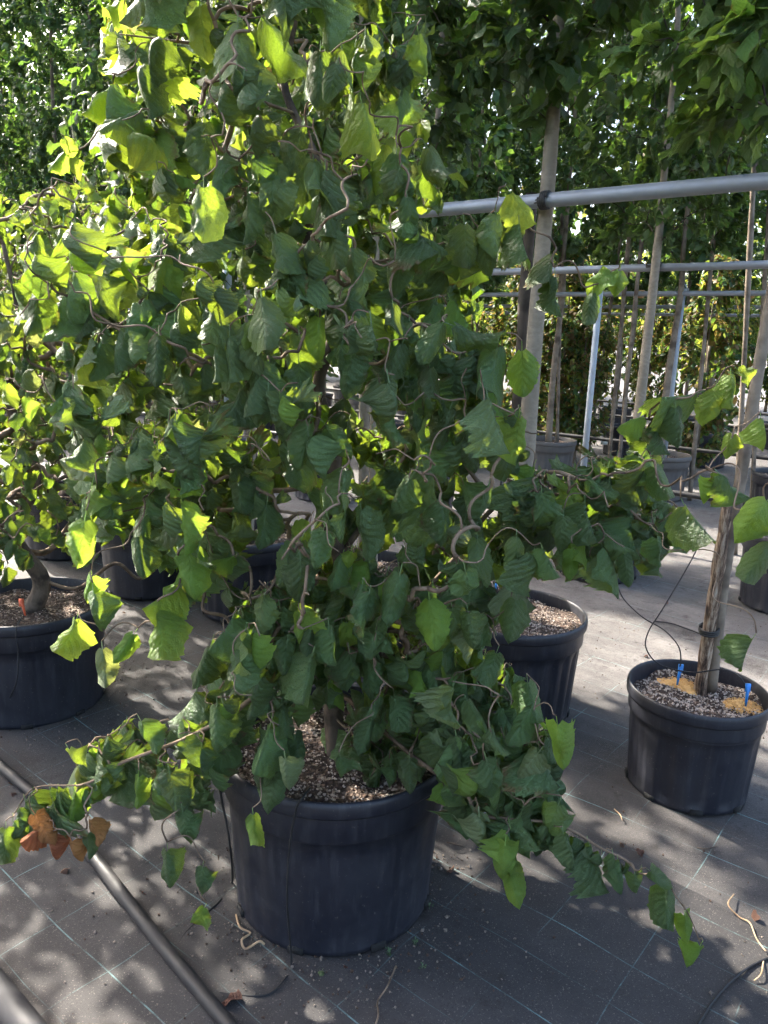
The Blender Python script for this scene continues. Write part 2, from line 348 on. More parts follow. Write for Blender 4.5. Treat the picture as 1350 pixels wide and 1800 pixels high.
# ------------------------------------------------------------------ leaf templates (tip towards -Z ... local: base at 0, length along +Y, upper face +Z, length 1)
def leaf_tpl(seed, nr=13, nc=4, kind='hazel', curl=1.):
    r = np.random.RandomState(seed); r2 = np.random.RandomState(seed+900)
    if kind == 'hazel':
        tk = [0, .05, .15, .3, .45, .6, .75, .88, .95, 1]; wk = [.20, .46, .74, .95, 1., .93, .74, .44, .20, .0]
        hw = r.uniform(.37, .47); coro = .07
    else:
        tk = [0, .1, .3, .5, .7, .88, 1]; wk = [.05, .45, .9, 1., .78, .35, 0]; hw = r.uniform(.24, .29); coro = 0
    t = np.linspace(0, 1, nr+1); s = np.linspace(-1, 1, 2*nc+1)
    Tm, S = np.meshgrid(t, s, indexing='ij')
    W = np.interp(t, tk, wk)*hw
    if kind == 'hazel':
        alt = np.where(np.arange(nr+1) % 2, 1., -1.)*(.04 if nr > 20 else .05)+.05*np.sin(t*2*math.pi*6.5)
        lob = 1+(alt+r2.uniform(-.06, .06, nr+1))*(t > .08)*(t < .98); lobr = 1+(alt+r2.uniform(-.06, .06, nr+1))*(t > .08)*(t < .98)
    else: lob = lobr = np.ones(nr+1)
    X = S*W[:, None]*np.where(np.abs(S) > .99, np.where(S < 0, lob[:, None], lobr[:, None]), 1.)
    Y = Tm - coro*np.abs(S)**1.5*np.exp(-Tm*6)
    a = np.abs(X); asym = np.where(X < 0, r.uniform(.4, 1.3), r.uniform(.4, 1.3))
    if kind == 'hazel':
        tent = r.choice([r.uniform(.6, 1.25), r.uniform(.2, .6), r.uniform(-.35, .1)], p=[.55, .33, .12])*curl
        Z = -tent*a*asym-r.uniform(0, 1.2)*curl*a**2*asym
    else: Z = r.uniform(-1.1, .5)*curl*a**2 + r.uniform(-.25, .35)*curl*a
    for k in range(4):
        fx, fy = r.uniform(-7, 7, 2); Z += .028*curl*np.sin(fx*X*2+fy*Y*1.3+r.uniform(0, 6))
    Z += .085*curl*(a/hw)**1.6*np.sin(Y*r.uniform(7, 15)+np.sign(X)*r.uniform(0, 2)+r.uniform(0, 6))
    if kind == 'hazel':
        for side in (-1, 1):
            if r.uniform() < .75:
                c0 = r.uniform(.2, .6); e = np.clip((side*X/hw-c0)/(1-c0), 0, 1); q = r.uniform(.2, 1.1)*curl
                Z -= q*e**1.5*.22; X = X-side*e**1.7*q*.42*hw
    if kind == 'hazel' and nr > 9: Z += r.uniform(.010, .022)*np.cos((Tm*(6.5 if nr > 20 else 3.)-np.abs(S)**.8*2.2)*2*math.pi)*np.abs(S)**.5*np.minimum(1, (1-np.abs(S))*4+.4)
    # bend along length
    k1 = r.uniform(-.1, 1.6)*curl; k2 = r.uniform(-1.6, 1.3)*curl
    ang = -(k1*t + k2*t**2*.8); dy = np.cos(ang); dz = np.sin(ang); h = 1/nr
    cy = np.concatenate([[0], np.cumsum((dy[1:]+dy[:-1])/2*h)]); cz = np.concatenate([[0], np.cumsum((dz[1:]+dz[:-1])/2*h)])
    dY = Y-Tm
    Yf = cy[:, None]+dY*dy[:, None]-Z*dz[:, None]; Zf = cz[:, None]+dY*dz[:, None]+Z*dy[:, None]
    # twist
    tw = r.uniform(-.9, .9)*curl*Tm; Xf = X*np.cos(tw)-Zf*0; Zf = Zf+X*np.sin(tw)
    V = np.stack([Xf, Yf, Zf], 2).reshape(-1, 3); c = 2*nc+1
    Fq = [(i*c+j, i*c+j+1, (i+1)*c+j+1, (i+1)*c+j) for i in range(nr) for j in range(2*nc)]
    UV = np.stack([S*.5+.5, Tm], 2).reshape(-1, 2)
    # petiole: a thin three-sided stalk behind the base
    if kind == 'hazel':
        n0 = len(V); pr = .011; pts = [np.array([0, -.22, .05]), np.array([0, -.1, .02]), np.array([0, .03, -.004])]; pv = []
        for p in pts:
            for q in range(3): pv.append(p+pr*np.array([math.cos(q*2.094), 0, math.sin(q*2.094)]))
        V = np.vstack([V, pv]); UV = np.vstack([UV, np.tile([.25, .5], (9, 1))])
        Fq += [(n0+i*3+q, n0+i*3+(q+1) % 3, n0+i*3+3+(q+1) % 3, n0+i*3+3+q) for i in range(2) for q in range(3)]
    return V, np.array(Fq), UV
NT = 22
HZ = [leaf_tpl(i+1, 27, 5, 'hazel', 1.42) for i in range(NT)]                       # shapes of the leaves that are parts
HZL = [leaf_tpl(i+1, 11, 3, 'hazel', 1.42) for i in range(NT)]                        # the same shapes, coarser, for the mass behind
ST = [leaf_tpl(i+50, 4, 1, 'standard', .8) for i in range(8)]
STH = [leaf_tpl(i+50, 10, 2, 'standard', .8) for i in range(8)]
def flatness(T):
    V, Fq, _ = T; a = V[Fq[:, 0], :2]; b = V[Fq[:, 1], :2]; c = V[Fq[:, 2], :2]; d = V[Fq[:, 3], :2]
    ac, bd = c-a, d-b; return float(np.sum(.5*(ac[:, 0]*bd[:, 1]-ac[:, 1]*bd[:, 0])))
FLAT = np.argsort([-flatness(t) for t in HZ])[:12]                    # the opener shapes
def mesh_np(name, V, Fq, UV, mats, mi=None):
    me = bpy.data.meshes.new(name); nv, nf = len(V), len(Fq)
    me.vertices.add(nv); me.vertices.foreach_set('co', V.astype(np.float32).ravel())
    me.loops.add(nf*4); me.loops.foreach_set('vertex_index', Fq.astype(np.int32).ravel())
    me.polygons.add(nf); me.polygons.foreach_set('loop_start', np.arange(0, nf*4, 4, dtype=np.int32))
    me.polygons.foreach_set('loop_total', np.full(nf, 4, np.int32))
    me.polygons.foreach_set('use_smooth', np.ones(nf, bool))
    if mi is not None: me.polygons.foreach_set('material_index', np.asarray(mi, np.int32))
    if UV is not None:
        ul = me.uv_layers.new(name='UVMap'); ul.data.foreach_set('uv', UV[Fq.ravel()].astype(np.float32).ravel())
    for q in mats: me.materials.append(MAT[q])
    me.update(calc_edges=True); return me
LEAFMESH = {}
def leaf_mesh(kind, k, mat):
    if (kind, k, mat) not in LEAFMESH:
        V, Fq, UV = (HZ if kind == 'hazel' else STH)[k]; LEAFMESH[kind, k, mat] = mesh_np('leaf', V, Fq, UV, [mat])
    return LEAFMESH[kind, k, mat]
class Leaves:
    """all leaves of one tree: frames (3x3 with scale), positions, template, material index"""
    def __init__(s, kind, mats): s.kind = kind; s.mats = mats; s.M = []; s.p = []; s.k = []; s.m = []; s.force = []
    def add(s, base, tip, nrm, length, k, m=0, force=False):
        y = tip/(np.linalg.norm(tip)+1e-9); z = nrm - y*(nrm @ y); z = z/(np.linalg.norm(z)+1e-9); x = np.cross(y, z)
        s.M.append(np.stack([x, y, z], 1)*length); s.p.append(base); s.k.append(k); s.m.append(m); s.force.append(force)
    def world(s, off): s.Ma = np.array(s.M); s.pa = np.array(s.p)+off; s.ka = np.array(s.k); s.ma = np.array(s.m); s.fa = np.array(s.force)
    def joined(s, idx, off, name):
        Vs, Fs, Us, ms = [], [], [], []; n = 0; T = HZL if s.kind == 'hazel' else ST
        for k in range(len(T)):
            ii = idx[s.ka[idx] == k]
            if len(ii) == 0: continue
            V, Fq, UV = T[k]
            W = np.einsum('nij,vj->nvi', s.Ma[ii], V)+s.pa[ii][:, None, :]-off
            nv = len(V); Vs.append(W.reshape(-1, 3)); Us.append(np.tile(UV, (len(ii), 1)))
            Fs.append((Fq[None]+(np.arange(len(ii))*nv)[:, None, None]+n).reshape(-1, 4)); n += nv*len(ii)
            ms.append(np.repeat(s.ma[ii], len(Fq)))
        return mesh_np(name, np.vstack(Vs), np.vstack(Fs), np.vstack(Us), s.mats, np.concatenate(ms))

# ------------------------------------------------------------------ tree growth
def grow(init, att, rng, wig=.05, freq=.14, rootw=.3, step=.02, first_order=None):
    """init: list of polylines (first starts at the root). Each attractor is joined to the tree by a winding path."""
    pos, par, rd, pth = [], [], [], []
    def addpath(pts, parent, pid):
        for p in pts:
            d = 0 if parent < 0 else rd[parent]+np.linalg.norm(p-pos[parent])
            pos.append(p); par.append(parent); rd.append(d); pth.append(pid); parent = len(pos)-1
        return parent
    paths = []
    for pl in init:
        if not pos: a = -1
        else: a = int(np.argmin(np.linalg.norm(np.array(pos)-pl[0], axis=1)))
        s0 = len(pos); addpath(pl if a < 0 else pl[1:], a, len(paths)); paths.append((a, s0, len(pos), 'limb'))
    att = np.array(att); n = len(att); done = np.zeros(n, bool); ends = [None]*n
    best = np.full(n, 1e9); bi = np.zeros(n, int)
    def upd(lo, hi):
        A = np.array(pos[lo:hi]); rdd = np.array(rd[lo:hi])
        D = np.linalg.norm(att[:, None]-A[None], axis=2)+rootw*rdd[None]
        j = D.argmin(1); v = D[np.arange(n), j]; u = v < best; best[u] = v[u]; bi[u] = j[u]+lo
    for lo in range(0, len(pos), 400): upd(lo, min(lo+400, len(pos)))
    for _ in range(n):
        q = np.where(done, 1e9, best).argmin(); done[q] = True
        a = bi[q]; A, B = pos[a], att[q]; d = np.linalg.norm(B-A)
        if d < .004: ends[q] = len(paths)-1; continue
        k = max(3, int(d/step)); t = np.linspace(0, 1, k+1)[1:]
        ax = (B-A)/d; e = np.cross(ax, rng.normal(size=3)); e /= np.linalg.norm(e)+1e-9; b = np.cross(ax, e)
        am = min(wig, .22*d)*rng.uniform(.5, 1.2); ph = rng.uniform(0, 6.28); fr = max(.6, d/freq)*rng.uniform(.8, 1.3)
        win = np.minimum(1, np.minimum(t, 1-t)*4)
        if wig > .03: win = np.sin(math.pi*t)**.6*(t < .999)
        th = 2*math.pi*fr*t+ph
        pts = A+ax*d*t[:, None]+am*win[:, None]*(np.sin(th)[:, None]*e+np.cos(th*.83+ph)[:, None]*b)
        pts[:, 2] += .10*d*np.sin(math.pi*t)
        s0 = len(pos); addpath(list(pts), a, len(paths)); paths.append((a, s0, len(pos), 'twig')); ends[q] = len(paths)-1
        upd(s0, len(pos))
    pos = np.array(pos); par = np.array(par)
    wgt = np.zeros(len(pos))
    for a, s0, s1, kd in paths: wgt[s1-1] += 1
    for i in range(len(pos)-1, -1, -1):
        if par[i] >= 0: wgt[par[i]] += wgt[i]
    return dict(pos=pos, par=par, wgt=wgt, paths=paths, ends=ends, pth=np.array(pth))
def branch_parts(g, root, off, rtip, pw, matfun, nlimb, rmin=0., seg=6, trunk_mat=None, rtrunk=None, name='branch', trunk_name='trunk', smooth=False):
    """the first nlimb paths are trunk; every sub-tree hanging on them is one branch mesh"""
    paths, pos, wgt = g['paths'], g['pos'], g['wgt']; owner = {}
    groups = {}
    for i, (a, s0, s1, kd) in enumerate(paths):
        if i < nlimb: owner[i] = -1
        else:
            pa = g['pth'][a]; owner[i] = i if pa < nlimb else owner[pa]
        groups.setdefault(owner[i], []).append(i)
    for ow, ids in groups.items():
        mb = MB()
        for i in ids:
            a, s0, s1, kd = paths[i]
            idx = list(range(s0, s1)) if a < 0 else [a]+list(range(s0, s1))
            if len(idx) < 2: continue
            rad = np.maximum(rmin, rtip*wgt[idx]**pw)
            if ow == -1 and rtrunk is not None: rad = np.maximum(rad, rtrunk(i, np.linspace(0, 1, len(idx))))
            elif a >= 0: rad[0] = rad[1] if len(rad) > 1 else rad[0]
            pp = pos[idx]-off
            if smooth and len(idx) > 2:
                pp = spline(pp, 2); rad = np.interp(np.linspace(0, 1, len(pp)), np.linspace(0, 1, len(rad)), rad)
            mb.tube(pp, rad, 12 if ow == -1 else seg)
        if mb.n: mb.build(trunk_name if ow == -1 else name, trunk_mat if ow == -1 else matfun(ow), root)
def rnd_unit(rng): v = rng.normal(size=3); return v/np.linalg.norm(v)

# ================================================================== GROUND
def grid_axis(a, b, fine0, fine1, st, far):
    x = list(np.arange(fine0, fine1, st)); s = st
    v = fine1
    while v < b: x.append(v); s *= 1.35; v += s
    x.append(b); v = fine0-st; s = st
    while v > a: x.insert(0, v); s *= 1.35; v -= s
    x.insert(0, a); return np.array(x)
def und(x, y): return .003*np.sin(22*(x*NROW[0]+y*NROW[1])+2.5*np.sin(x*2.2))*(.5+.5*np.sin(x*1.7-y*2.3))+.004*np.sin(x*3.1+y*1.7)+.003*np.sin(x*7.3-y*5.1+1)+.002*np.sin(x*13+y*11)
def sheet(name, xs, ys, zf, mat, mask=None):
    X, Y = np.meshgrid(xs, ys, indexing='ij'); Z = zf(X, Y); c = len(ys)
    i, j = np.meshgrid(np.arange(len(xs)-1), np.arange(c-1), indexing='ij')
    Fq = np.stack([i*c+j, (i+1)*c+j, (i+1)*c+j+1, i*c+j+1], 2).reshape(-1, 4)
    return link(name, mesh_np(name, np.stack([X, Y, Z], 2).reshape(-1, 3), Fq, None, [mat]))
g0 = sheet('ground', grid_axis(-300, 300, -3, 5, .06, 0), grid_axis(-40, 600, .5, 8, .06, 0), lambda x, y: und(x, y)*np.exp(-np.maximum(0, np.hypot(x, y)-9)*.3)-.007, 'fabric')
tag(g0, kind='structure')
# the near width of weed fabric, laid over the next one: its edge runs beside the row of standards
def strip(name, n0, n1, s0, s1, zoff, mat):
    ns = np.linspace(n0, n1, max(8, int((n1-n0)/.05))); ss = np.arange(s0, s1, .06); V = []
    for q, n in enumerate(ns):
        edge = min(n-n0, n1-n)
        for s in ss:
            nn = n+(.010*math.sin(s*5)+.006*math.sin(s*13+1))*(1 if n1-n < .3 else 0)
            p = NROW*nn+DROW*s
            ridge = .020*math.exp(-((n1-n-.05)/.035)**2)*(.6+.4*math.sin(s*6.1)) if name == 'path' else 0
            V.append((p[0], p[1], und(p[0], p[1])+zoff+ridge-(.010 if q in (0, len(ns)-1) else 0)))
    c = len(ss); a, b = np.meshgrid(np.arange(len(ns)-1), np.arange(c-1), indexing='ij')
    Fq = np.stack([a*c+b, a*c+b+1, (a+1)*c+b+1, (a+1)*c+b], 2).reshape(-1, 4)
    o = link(name, mesh_np(name, np.array(V), Fq, None, [mat])); tag(o, kind='structure'); return o
strip('path', -1.5, 2.21, -9, 3.2, 0., 'fabric_near')

# ================================================================== POTS
def pebbles(rng, R, n, z, smin, smax, sx=None, zf=None, pale=.72):
    oc = np.array([[1, 0, 0], [-1, 0, 0], [0, 1, 0], [0, -1, 0], [0, 0, 1], [0, 0, -1]], float)
    of = [(0, 2, 4), (2, 1, 4), (1, 3, 4), (3, 0, 4), (2, 0, 5), (1, 2, 5), (3, 1, 5), (0, 3, 5)]
    mb = MB()
    for _ in range(n):
        a = rng.uniform(0, 6.28); r = R*math.sqrt(rng.uniform(0, 1)); s = rng.uniform(smin, smax)*rng.uniform(.7, 1.2)
        c = np.array([r*math.cos(a), r*math.sin(a), 0]); c[2] = (zf(c[0], c[1]) if zf else z)+s*.2
        M = np.linalg.qr(rng.normal(size=(3, 3)))[0]
        mb.add((oc*rng.uniform(.6, 1.1, (6, 1))*s) @ M.T+c, of, 0 if rng.uniform() < pale else 1)
    return mb
def make_pot(name, R, Hh, seed, ribs=16, ribd=.005, npeb=900, mat='pot_plastic', holes=8, soil=True, pale=.72):
    rng = np.random.RandomState(seed); t = empty(name, (0, 0, 0))
    rb, rt = R*.86, R*.93; zb = Hh*.74
    def rf(r, z, th):
        k = (z < zb-.004)*(z > .02)
        return r-ribd*k*np.clip(np.cos(ribs*th)*1.6+.2, 0, 1)+.0012*np.sin(3*th+seed)
    prof = [(rb*.96, 0), (rb, .006), (rb, .02)]+[(rb+(rt-rb)*q, .02+(zb-.024)*q) for q in np.linspace(.03, 1, 8)]
    prof += [(rt+.006, zb), (R*.962, zb+.006), (R*.967, Hh-.05), (R*.968, Hh-.04)]
    MB().lathe(prof, 128, rf).build('wall', mat, t)
    rim = [(R*.965, Hh-.046), (R*.997, Hh-.046), (R*1.006, Hh-.040), (R*1.006, Hh-.016), (R*.998, Hh-.006), (R*.982, Hh), (R*.966, Hh-.003), (R*.955, Hh-.012), (R*.945, Hh-.05), (R*.935, Hh-.11)]
    MB().lathe(rim, 128).build('rim', mat, t)
    zs = Hh-.055
    def zf(x, y): return zs+.012*math.sin(x*17+seed)*math.cos(y*15)+.008*math.sin(x*41+y*33)
    if soil:
        V = [(0, 0, zf(0, 0))]; f = []; nr, ns = 10, 48
        for i in range(1, nr+1):
            for j in range(ns):
                a = j*2*math.pi/ns; r = R*.952*i/nr; V.append((r*math.cos(a), r*math.sin(a), zf(r*math.cos(a), r*math.sin(a))))
        f = [(0, 1+j, 1+(j+1) % ns) for j in range(ns)]
        f += [(1+(i-1)*ns+j, 1+i*ns+j, 1+i*ns+(j+1) % ns, 1+(i-1)*ns+(j+1) % ns) for i in range(1, nr) for j in range(ns)]
        so_ = MB().add(V, f).build('soil', 'soil', t)
        if npeb:
            pb = pebbles(rng, R*.92, npeb, zs, .0025, .0065, zf=zf, pale=pale).build('pumice', ['pumice', 'chip_dark'], so_, False); pb['kind'] = 'stuff'
    for k in range(holes):
        a = k*2*math.pi/holes+.3; M = np.array([[math.cos(a), -math.sin(a), 0], [math.sin(a), math.cos(a), 0], [0, 0, 1]])
        MB().box((rb*math.cos(a), rb*math.sin(a), .013), (.012, .042, .018), M=M).build('drain_hole', 'dark_void', t)
    return t
def put(t, loc, rz, label, cat, group=None):
    t.location = loc; t.rotation_euler = (0, 0, rz); return tag(t, label, cat, group)
PMAIN = np.array([-.112, 2.005, 0]); HMAIN = .485
PLEFT = np.array([-1.49, 3.10, 0]); P2 = np.array([.585, 3.22, 0]); PR = np.array([1.165, 2.615, 0])
pot_main = put(make_pot('plant_pot', .331, HMAIN, 1, 18, .0035, 3000, pale=.38), PMAIN, .2, 'large black plastic pot holding the big contorted hazel', 'pot')
pot_left = put(make_pot('plant_pot', .32, .46, 2, 18, .002, 1000, pale=.12), PLEFT, 0, 'wide black pot of dark soil beside the black irrigation pipe', 'pot')
pot_2 = put(make_pot('plant_pot', .315, .45, 3, 26, .009, 1500), P2, .1, 'black ribbed pot with one blue dripper stake, tree trunk tied to the rail', 'pot')
pot_r = put(make_pot('plant_pot', .245, .395, 4, 12, .006, 1700), PR, .3, 'small black pot with orange fertiliser heaps and two blue dripper stakes', 'pot')
pot_b = make_pot('plant_pot', .31, .47, 5, 24, .007, 300)
def cpot(src, loc, rz, label, group=None, sc_=1.):
    c = copy_tree(src); c.location = loc; c.rotation_euler = (0, 0, rz); c.scale = (sc_,)*3; return tag(c, label, 'pot', group)
PB = np.array([1.53, 5.30, 0]); PRF = np.array([2.60, 4.72, 0])
put(pot_b, PB, 0, 'black ribbed pot behind the small pot, under the drooping hazel spray', 'pot')
cpot(pot_b, PRF, 1., 'black ribbed pot across the aisle behind the rotten wooden stake', None, 1.05)
P0 = row(2.87, -2.40); PX = row(2.9, -3.30); PH3 = row(2.75, -4.05); PH4 = row(2.80, -5.15)
cpot(pot_b, P0, .5, 'black pot behind the big hazel, tree with green ties in it', None)
cpot(pot_b, PX, .9, 'black pot beside the blue-grey post behind the big hazel', None)
cpot(pot_left, PH3, .5, 'black pot of the hazel standing behind the blue-grey post', None)
cpot(pot_left, PH4, 1.1, 'black pot of the farthest hazel at the end of its row', None)

# ================================================================== THE BIG HAZEL
rng = np.random.RandomState(11)
ROOT = PMAIN+np.array([0., .0, HMAIN-.07])
def A(x, y, Y): return atY(x, y, Y)
trunk = spline([ROOT, A(585, 1215, 2.0), A(600, 1150, 2.03), A(578, 1080, 2.0), A(600, 1000, 2.06), A(575, 900, 2.02), A(590, 790, 2.0), A(560, 680, 2.05), A(590, 560, 2.0), A(540, 430, 2.05), A(560, 300, 2.0), A(500, 150, 2.03), A(520, 0, 2.0), A(480, -200, 2.0)], 6)
limbs = [trunk,
  spline([A(590, 1180, 2.02), A(640, 1120, 1.98), A(700, 1110, 1.9), A(722, 1150, 1.86), A(742, 1120, 1.88), A(735, 1060, 1.95), A(800, 980, 2.0), A(860, 900, 2.0), A(930, 850, 1.95)], 6),
  spline([A(590, 1090, 2.0), A(540, 1000, 1.9), A(500, 990, 1.85), A(470, 1040, 1.8), A(420, 1050, 1.78), A(385, 1000, 1.8), A(350, 900, 1.85)], 6),
  spline([A(590, 990, 2.06), A(650, 900, 2.1), A(660, 850, 2.1), A(740, 830, 2.1), A(800, 800, 2.1), A(870, 870, 2.05), A(1000, 850, 2.05), A(1062, 862, 2.0), A(1100, 840, 1.95), A(1140, 800, 1.9), A(1128, 770, 1.88), A(1150, 735, 1.85)], 6),
  spline([A(575, 850, 2.0), A(470, 860, 1.95), A(420, 800, 1.9), A(340, 840, 1.85), A(280, 880, 1.8), A(200, 900, 1.75), A(170, 870, 1.75)], 6),
  spline([A(565, 690, 2.04), A(550, 760, 1.85), A(495, 752, 1.72), A(466, 690, 1.70), A(472, 620, 1.70), A(450, 590, 1.75)], 7),
  spline([A(575, 620, 2.02), A(480, 560, 2.0), A(430, 600, 1.95), A(380, 640, 1.9), A(330, 620, 1.85), A(250, 600, 1.8), A(180, 560, 1.8), A(120, 520, 1.8)], 6),
  spline([A(580, 600, 2.02), A(660, 640, 1.9), A(700, 600, 1.85), A(740, 570, 1.8), A(800, 620, 1.8), A(850, 600, 1.8)], 6),
  spline([A(560, 450, 2.05), A(600, 480, 1.85), A(640, 530, 1.75), A(600, 560, 1.72)], 6),
  spline([A(550, 420, 2.03), A(640, 460, 2.0), A(740, 440, 1.95), A(800, 420, 1.9), A(860, 405, 1.88), A(920, 380, 1.85)], 6),
  spline([A(545, 400, 2.04), A(440, 350, 1.95), A(385, 300, 1.9), A(400, 270, 1.88), A(330, 240, 1.85), A(270, 210, 1.85), A(200, 190, 1.85)], 6),
  spline([A(520, 200, 2.0), A(450, 170, 1.9), A(430, 110, 1.86), A(350, 80, 1.85), A(290, 70, 1.85), A(210, 60, 1.85)], 6),
  spline([A(545, 330, 2.0), A(640, 270, 1.95), A(700, 200, 1.9), A(690, 100, 1.9), A(740, 60, 1.9)], 6),
  spline([A(600, 1170, 2.02), A(660, 1150, 1.85), A(745, 1180, 1.75), A(765, 1250, 1.72), A(790, 1290, 1.7), A(830, 1288, 1.68), A(865, 1315, 1.66), A(920, 1310, 1.65)], 6),
  spline([A(598, 1215, 2.0), A(680, 1290, 1.85), A(740, 1340, 1.72), A(790, 1375, 1.66), A(820, 1395, 1.64), A(840, 1430, 1.62), A(895, 1440, 1.6), A(960, 1445, 1.58), A(1010, 1462, 1.57), A(1055, 1490, 1.56), A(1100, 1512, 1.55), A(1125, 1535, 1.54), A(1165, 1540, 1.53), A(1188, 1575, 1.52), A(1212, 1610, 1.51), A(1232, 1660, 1.5)], 5),
  spline([A(588, 1200, 2.0), A(540, 1190, 1.85), A(470, 1210, 1.72), A(400, 1260, 1.68), A(322, 1300, 1.66), A(270, 1320, 1.65), A(205, 1345, 1.64), A(150, 1378, 1.63), A(62, 1385, 1.62), A(25, 1430, 1.62)], 6),
  spline([A(585, 1150, 2.0), A(500, 1120, 1.85), A(450, 1150, 1.66), A(452, 1195, 1.63), A(478, 1240, 1.62), A(475, 1285, 1.61), A(468, 1310, 1.6), A(485, 1345, 1.59)], 7)]
# leaves that can be picked out one by one in the photograph: x, y of the blade's middle, depth, length in px, lean of the tip (deg, + right), kind
HERO = '''262 105 1.75 118 -15 0;357 62 1.7 98 5 1;200 22 1.8 62 -20 1;252 165 1.75 95 8 0;275 258 1.72 95 55 1;160 178 1.8 66 -55 1;205 214 1.75 85 -65 0
120 262 1.85 38 25 1;98 286 1.85 50 -35 1;132 298 1.85 42 15 1;330 318 1.75 44 60 1;365 268 1.75 105 5 0;440 245 1.7 88 -20 0;505 85 1.75 120 40 0;590 70 1.8 90 20 0
650 232 1.75 112 15 1;697 318 1.72 88 0 0;782 300 1.75 100 35 0;620 352 1.75 62 75 1;745 98 1.8 72 15 1;925 368 1.8 75 45 1;872 415 1.78 82 0 0;918 432 1.8 75 8 0
765 432 1.8 62 65 0;822 438 1.8 82 10 0;855 458 1.8 66 15 0;1052 488 1.85 66 -65 1;1085 502 1.85 55 -10 1;965 478 1.82 66 -15 0;985 525 1.82 75 15 0;1035 545 1.85 62 -12 0
848 588 1.66 100 75 0;865 668 1.68 118 -10 0;918 662 1.7 88 0 1;608 672 1.62 92 -12 0;300 605 1.65 92 -5 0;755 608 1.68 86 -30 0;275 640 1.62 95 -5 0;330 700 1.65 80 15 0
165 795 1.7 64 -15 1;15 700 1.8 48 10 1;45 725 1.8 52 0 1;600 872 1.6 92 -10 0;640 948 1.58 105 5 0;532 1032 1.58 96 5 0;760 1105 1.55 98 5 1;690 1058 1.55 98 -15 0
728 1002 1.6 80 20 0;505 1370 1.52 74 5 2;450 1465 1.5 62 12 1;440 1235 1.58 92 -18 0;500 1272 1.6 62 10 0;462 1325 1.56 86 -15 0;525 1325 1.6 70 10 0
985 1322 1.52 100 8 1;920 1356 1.55 86 -35 2;885 1530 1.5 88 -5 1;905 1562 1.52 84 12 1;965 1460 1.54 92 -20 0;850 1474 1.56 78 10 2;1085 1530 1.53 52 12 0;1120 1568 1.52 60 10 0;1172 1600 1.5 72 -8 0;1208 1640 1.49 64 10 1;1220 1690 1.48 58 -20 1;1160 1545 1.5 50 50 0
910 1280 1.56 84 -40 0;790 1342 1.6 86 -30 0;1000 1502 1.52 72 15 0;935 1238 1.6 76 10 0;840 1265 1.62 70 30 0
1185 702 1.8 92 -75 0;1195 758 1.78 82 10 0;1105 742 1.8 58 -75 1;1288 690 1.75 68 0 1;1318 662 1.75 44 55 1;1248 722 1.75 72 -15 1;1280 787 1.6 56 -20 1;1346 768 1.58 64 10 1;1300 856 1.55 88 60 0;1250 872 1.6 56 -12 1;1315 922 1.32 112 -40 1;1330 990 1.36 92 -40 0;1228 926 1.6 84 30 0;1165 852 1.75 66 25 0;1308 1152 1.5 62 -25 0
1105 962 1.75 74 60 0;1018 972 1.7 74 -5 1;1004 998 1.66 62 0 1;1102 1006 1.7 62 5 0;1160 975 1.72 58 10 0;960 905 1.72 76 10 0;1060 860 1.78 68 60 0;1035 925 1.7 80 10 0;985 945 1.68 74 -10 0
140 962 1.6 92 -8 1;245 985 1.62 84 12 0;320 936 1.58 104 0 1;332 1010 1.58 104 8 1;280 1056 1.58 74 -45 1;285 1125 1.56 94 10 1;165 1092 1.58 94 0 0;120 1125 1.6 74 -20 1;215 1142 1.58 64 -35 1;182 1178 1.58 74 10 2;390 985 1.7 44 -70 1;535 940 1.75 54 20 1;250 935 1.65 60 0 0;148 1045 1.62 66 -20 1
305 1410 1.56 104 5 0;295 1532 1.54 74 0 0;350 1560 1.53 64 -8 0;347 1622 1.53 50 -25 1;325 1470 1.55 80 8 0;500 1162 1.6 72 -8 0;240 1398 1.6 62 -5 1;132 1345 1.6 60 20 0;345 1335 1.58 76 35 0;262 1300 1.6 70 30 0;180 1330 1.6 60 -20 0;130 1420 1.6 58 -10 1
80 1462 1.58 74 25 3;92 1505 1.58 62 0 3;58 1468 1.58 52 -50 3;165 1468 1.57 52 20 3;132 1508 1.57 54 15 3;10 1490 1.58 66 0 0;155 1492 1.57 50 5 0
110 520 1.75 105 -10 0;180 528 1.72 95 10 0;55 555 1.75 90 -20 0;45 440 1.85 66 -30 0;165 640 1.72 76 -20 0;280 480 1.75 80 -10 1;300 500 1.75 70 20 1;230 560 1.7 86 -30 0;520 270 1.72 90 -15 0;560 330 1.7 100 10 0;470 320 1.72 95 20 0;430 390 1.75 90 -10 0;590 440 1.7 80 15 0;620 480 1.72 86 0 0;700 480 1.75 90 -10 0;560 600 1.68 80 0 1;690 640 1.68 76 -25 0;760 690 1.7 90 5 0;780 760 1.68 80 -15 0;700 760 1.65 86 20 0;530 690 1.66 100 5 0;400 740 1.65 86 -25 0;600 780 1.66 80 40 0;830 800 1.7 80 10 0;850 900 1.68 92 -10 0;760 860 1.66 86 20 0;700 880 1.64 86 -30 0;900 820 1.72 80 20 0;840 990 1.64 84 0 0;900 1100 1.62 90 -10 0;830 1120 1.6 86 10 0;860 1180 1.62 70 -20 0;780 930 1.64 90 5 0;460 930 1.7 86 -10 0;420 870 1.68 90 10 0;450 1090 1.62 86 -20 0;390 1120 1.64 80 -30 0;540 1110 1.6 76 20 1;590 1010 1.66 70 -20 0;650 1200 1.7 74 0 0;700 1260 1.66 70 10 0;640 1300 1.62 66 -20 0;720 1370 1.6 66 0 0;610 1360 1.62 60 20 0'''
hero = [tuple(float(q) for q in s.split()) for l in HERO.split('\n') for s in l.split(';')]
cen = lambda x, y, Y: atY(x, y, Y)
hz_att, hz_info = [], []
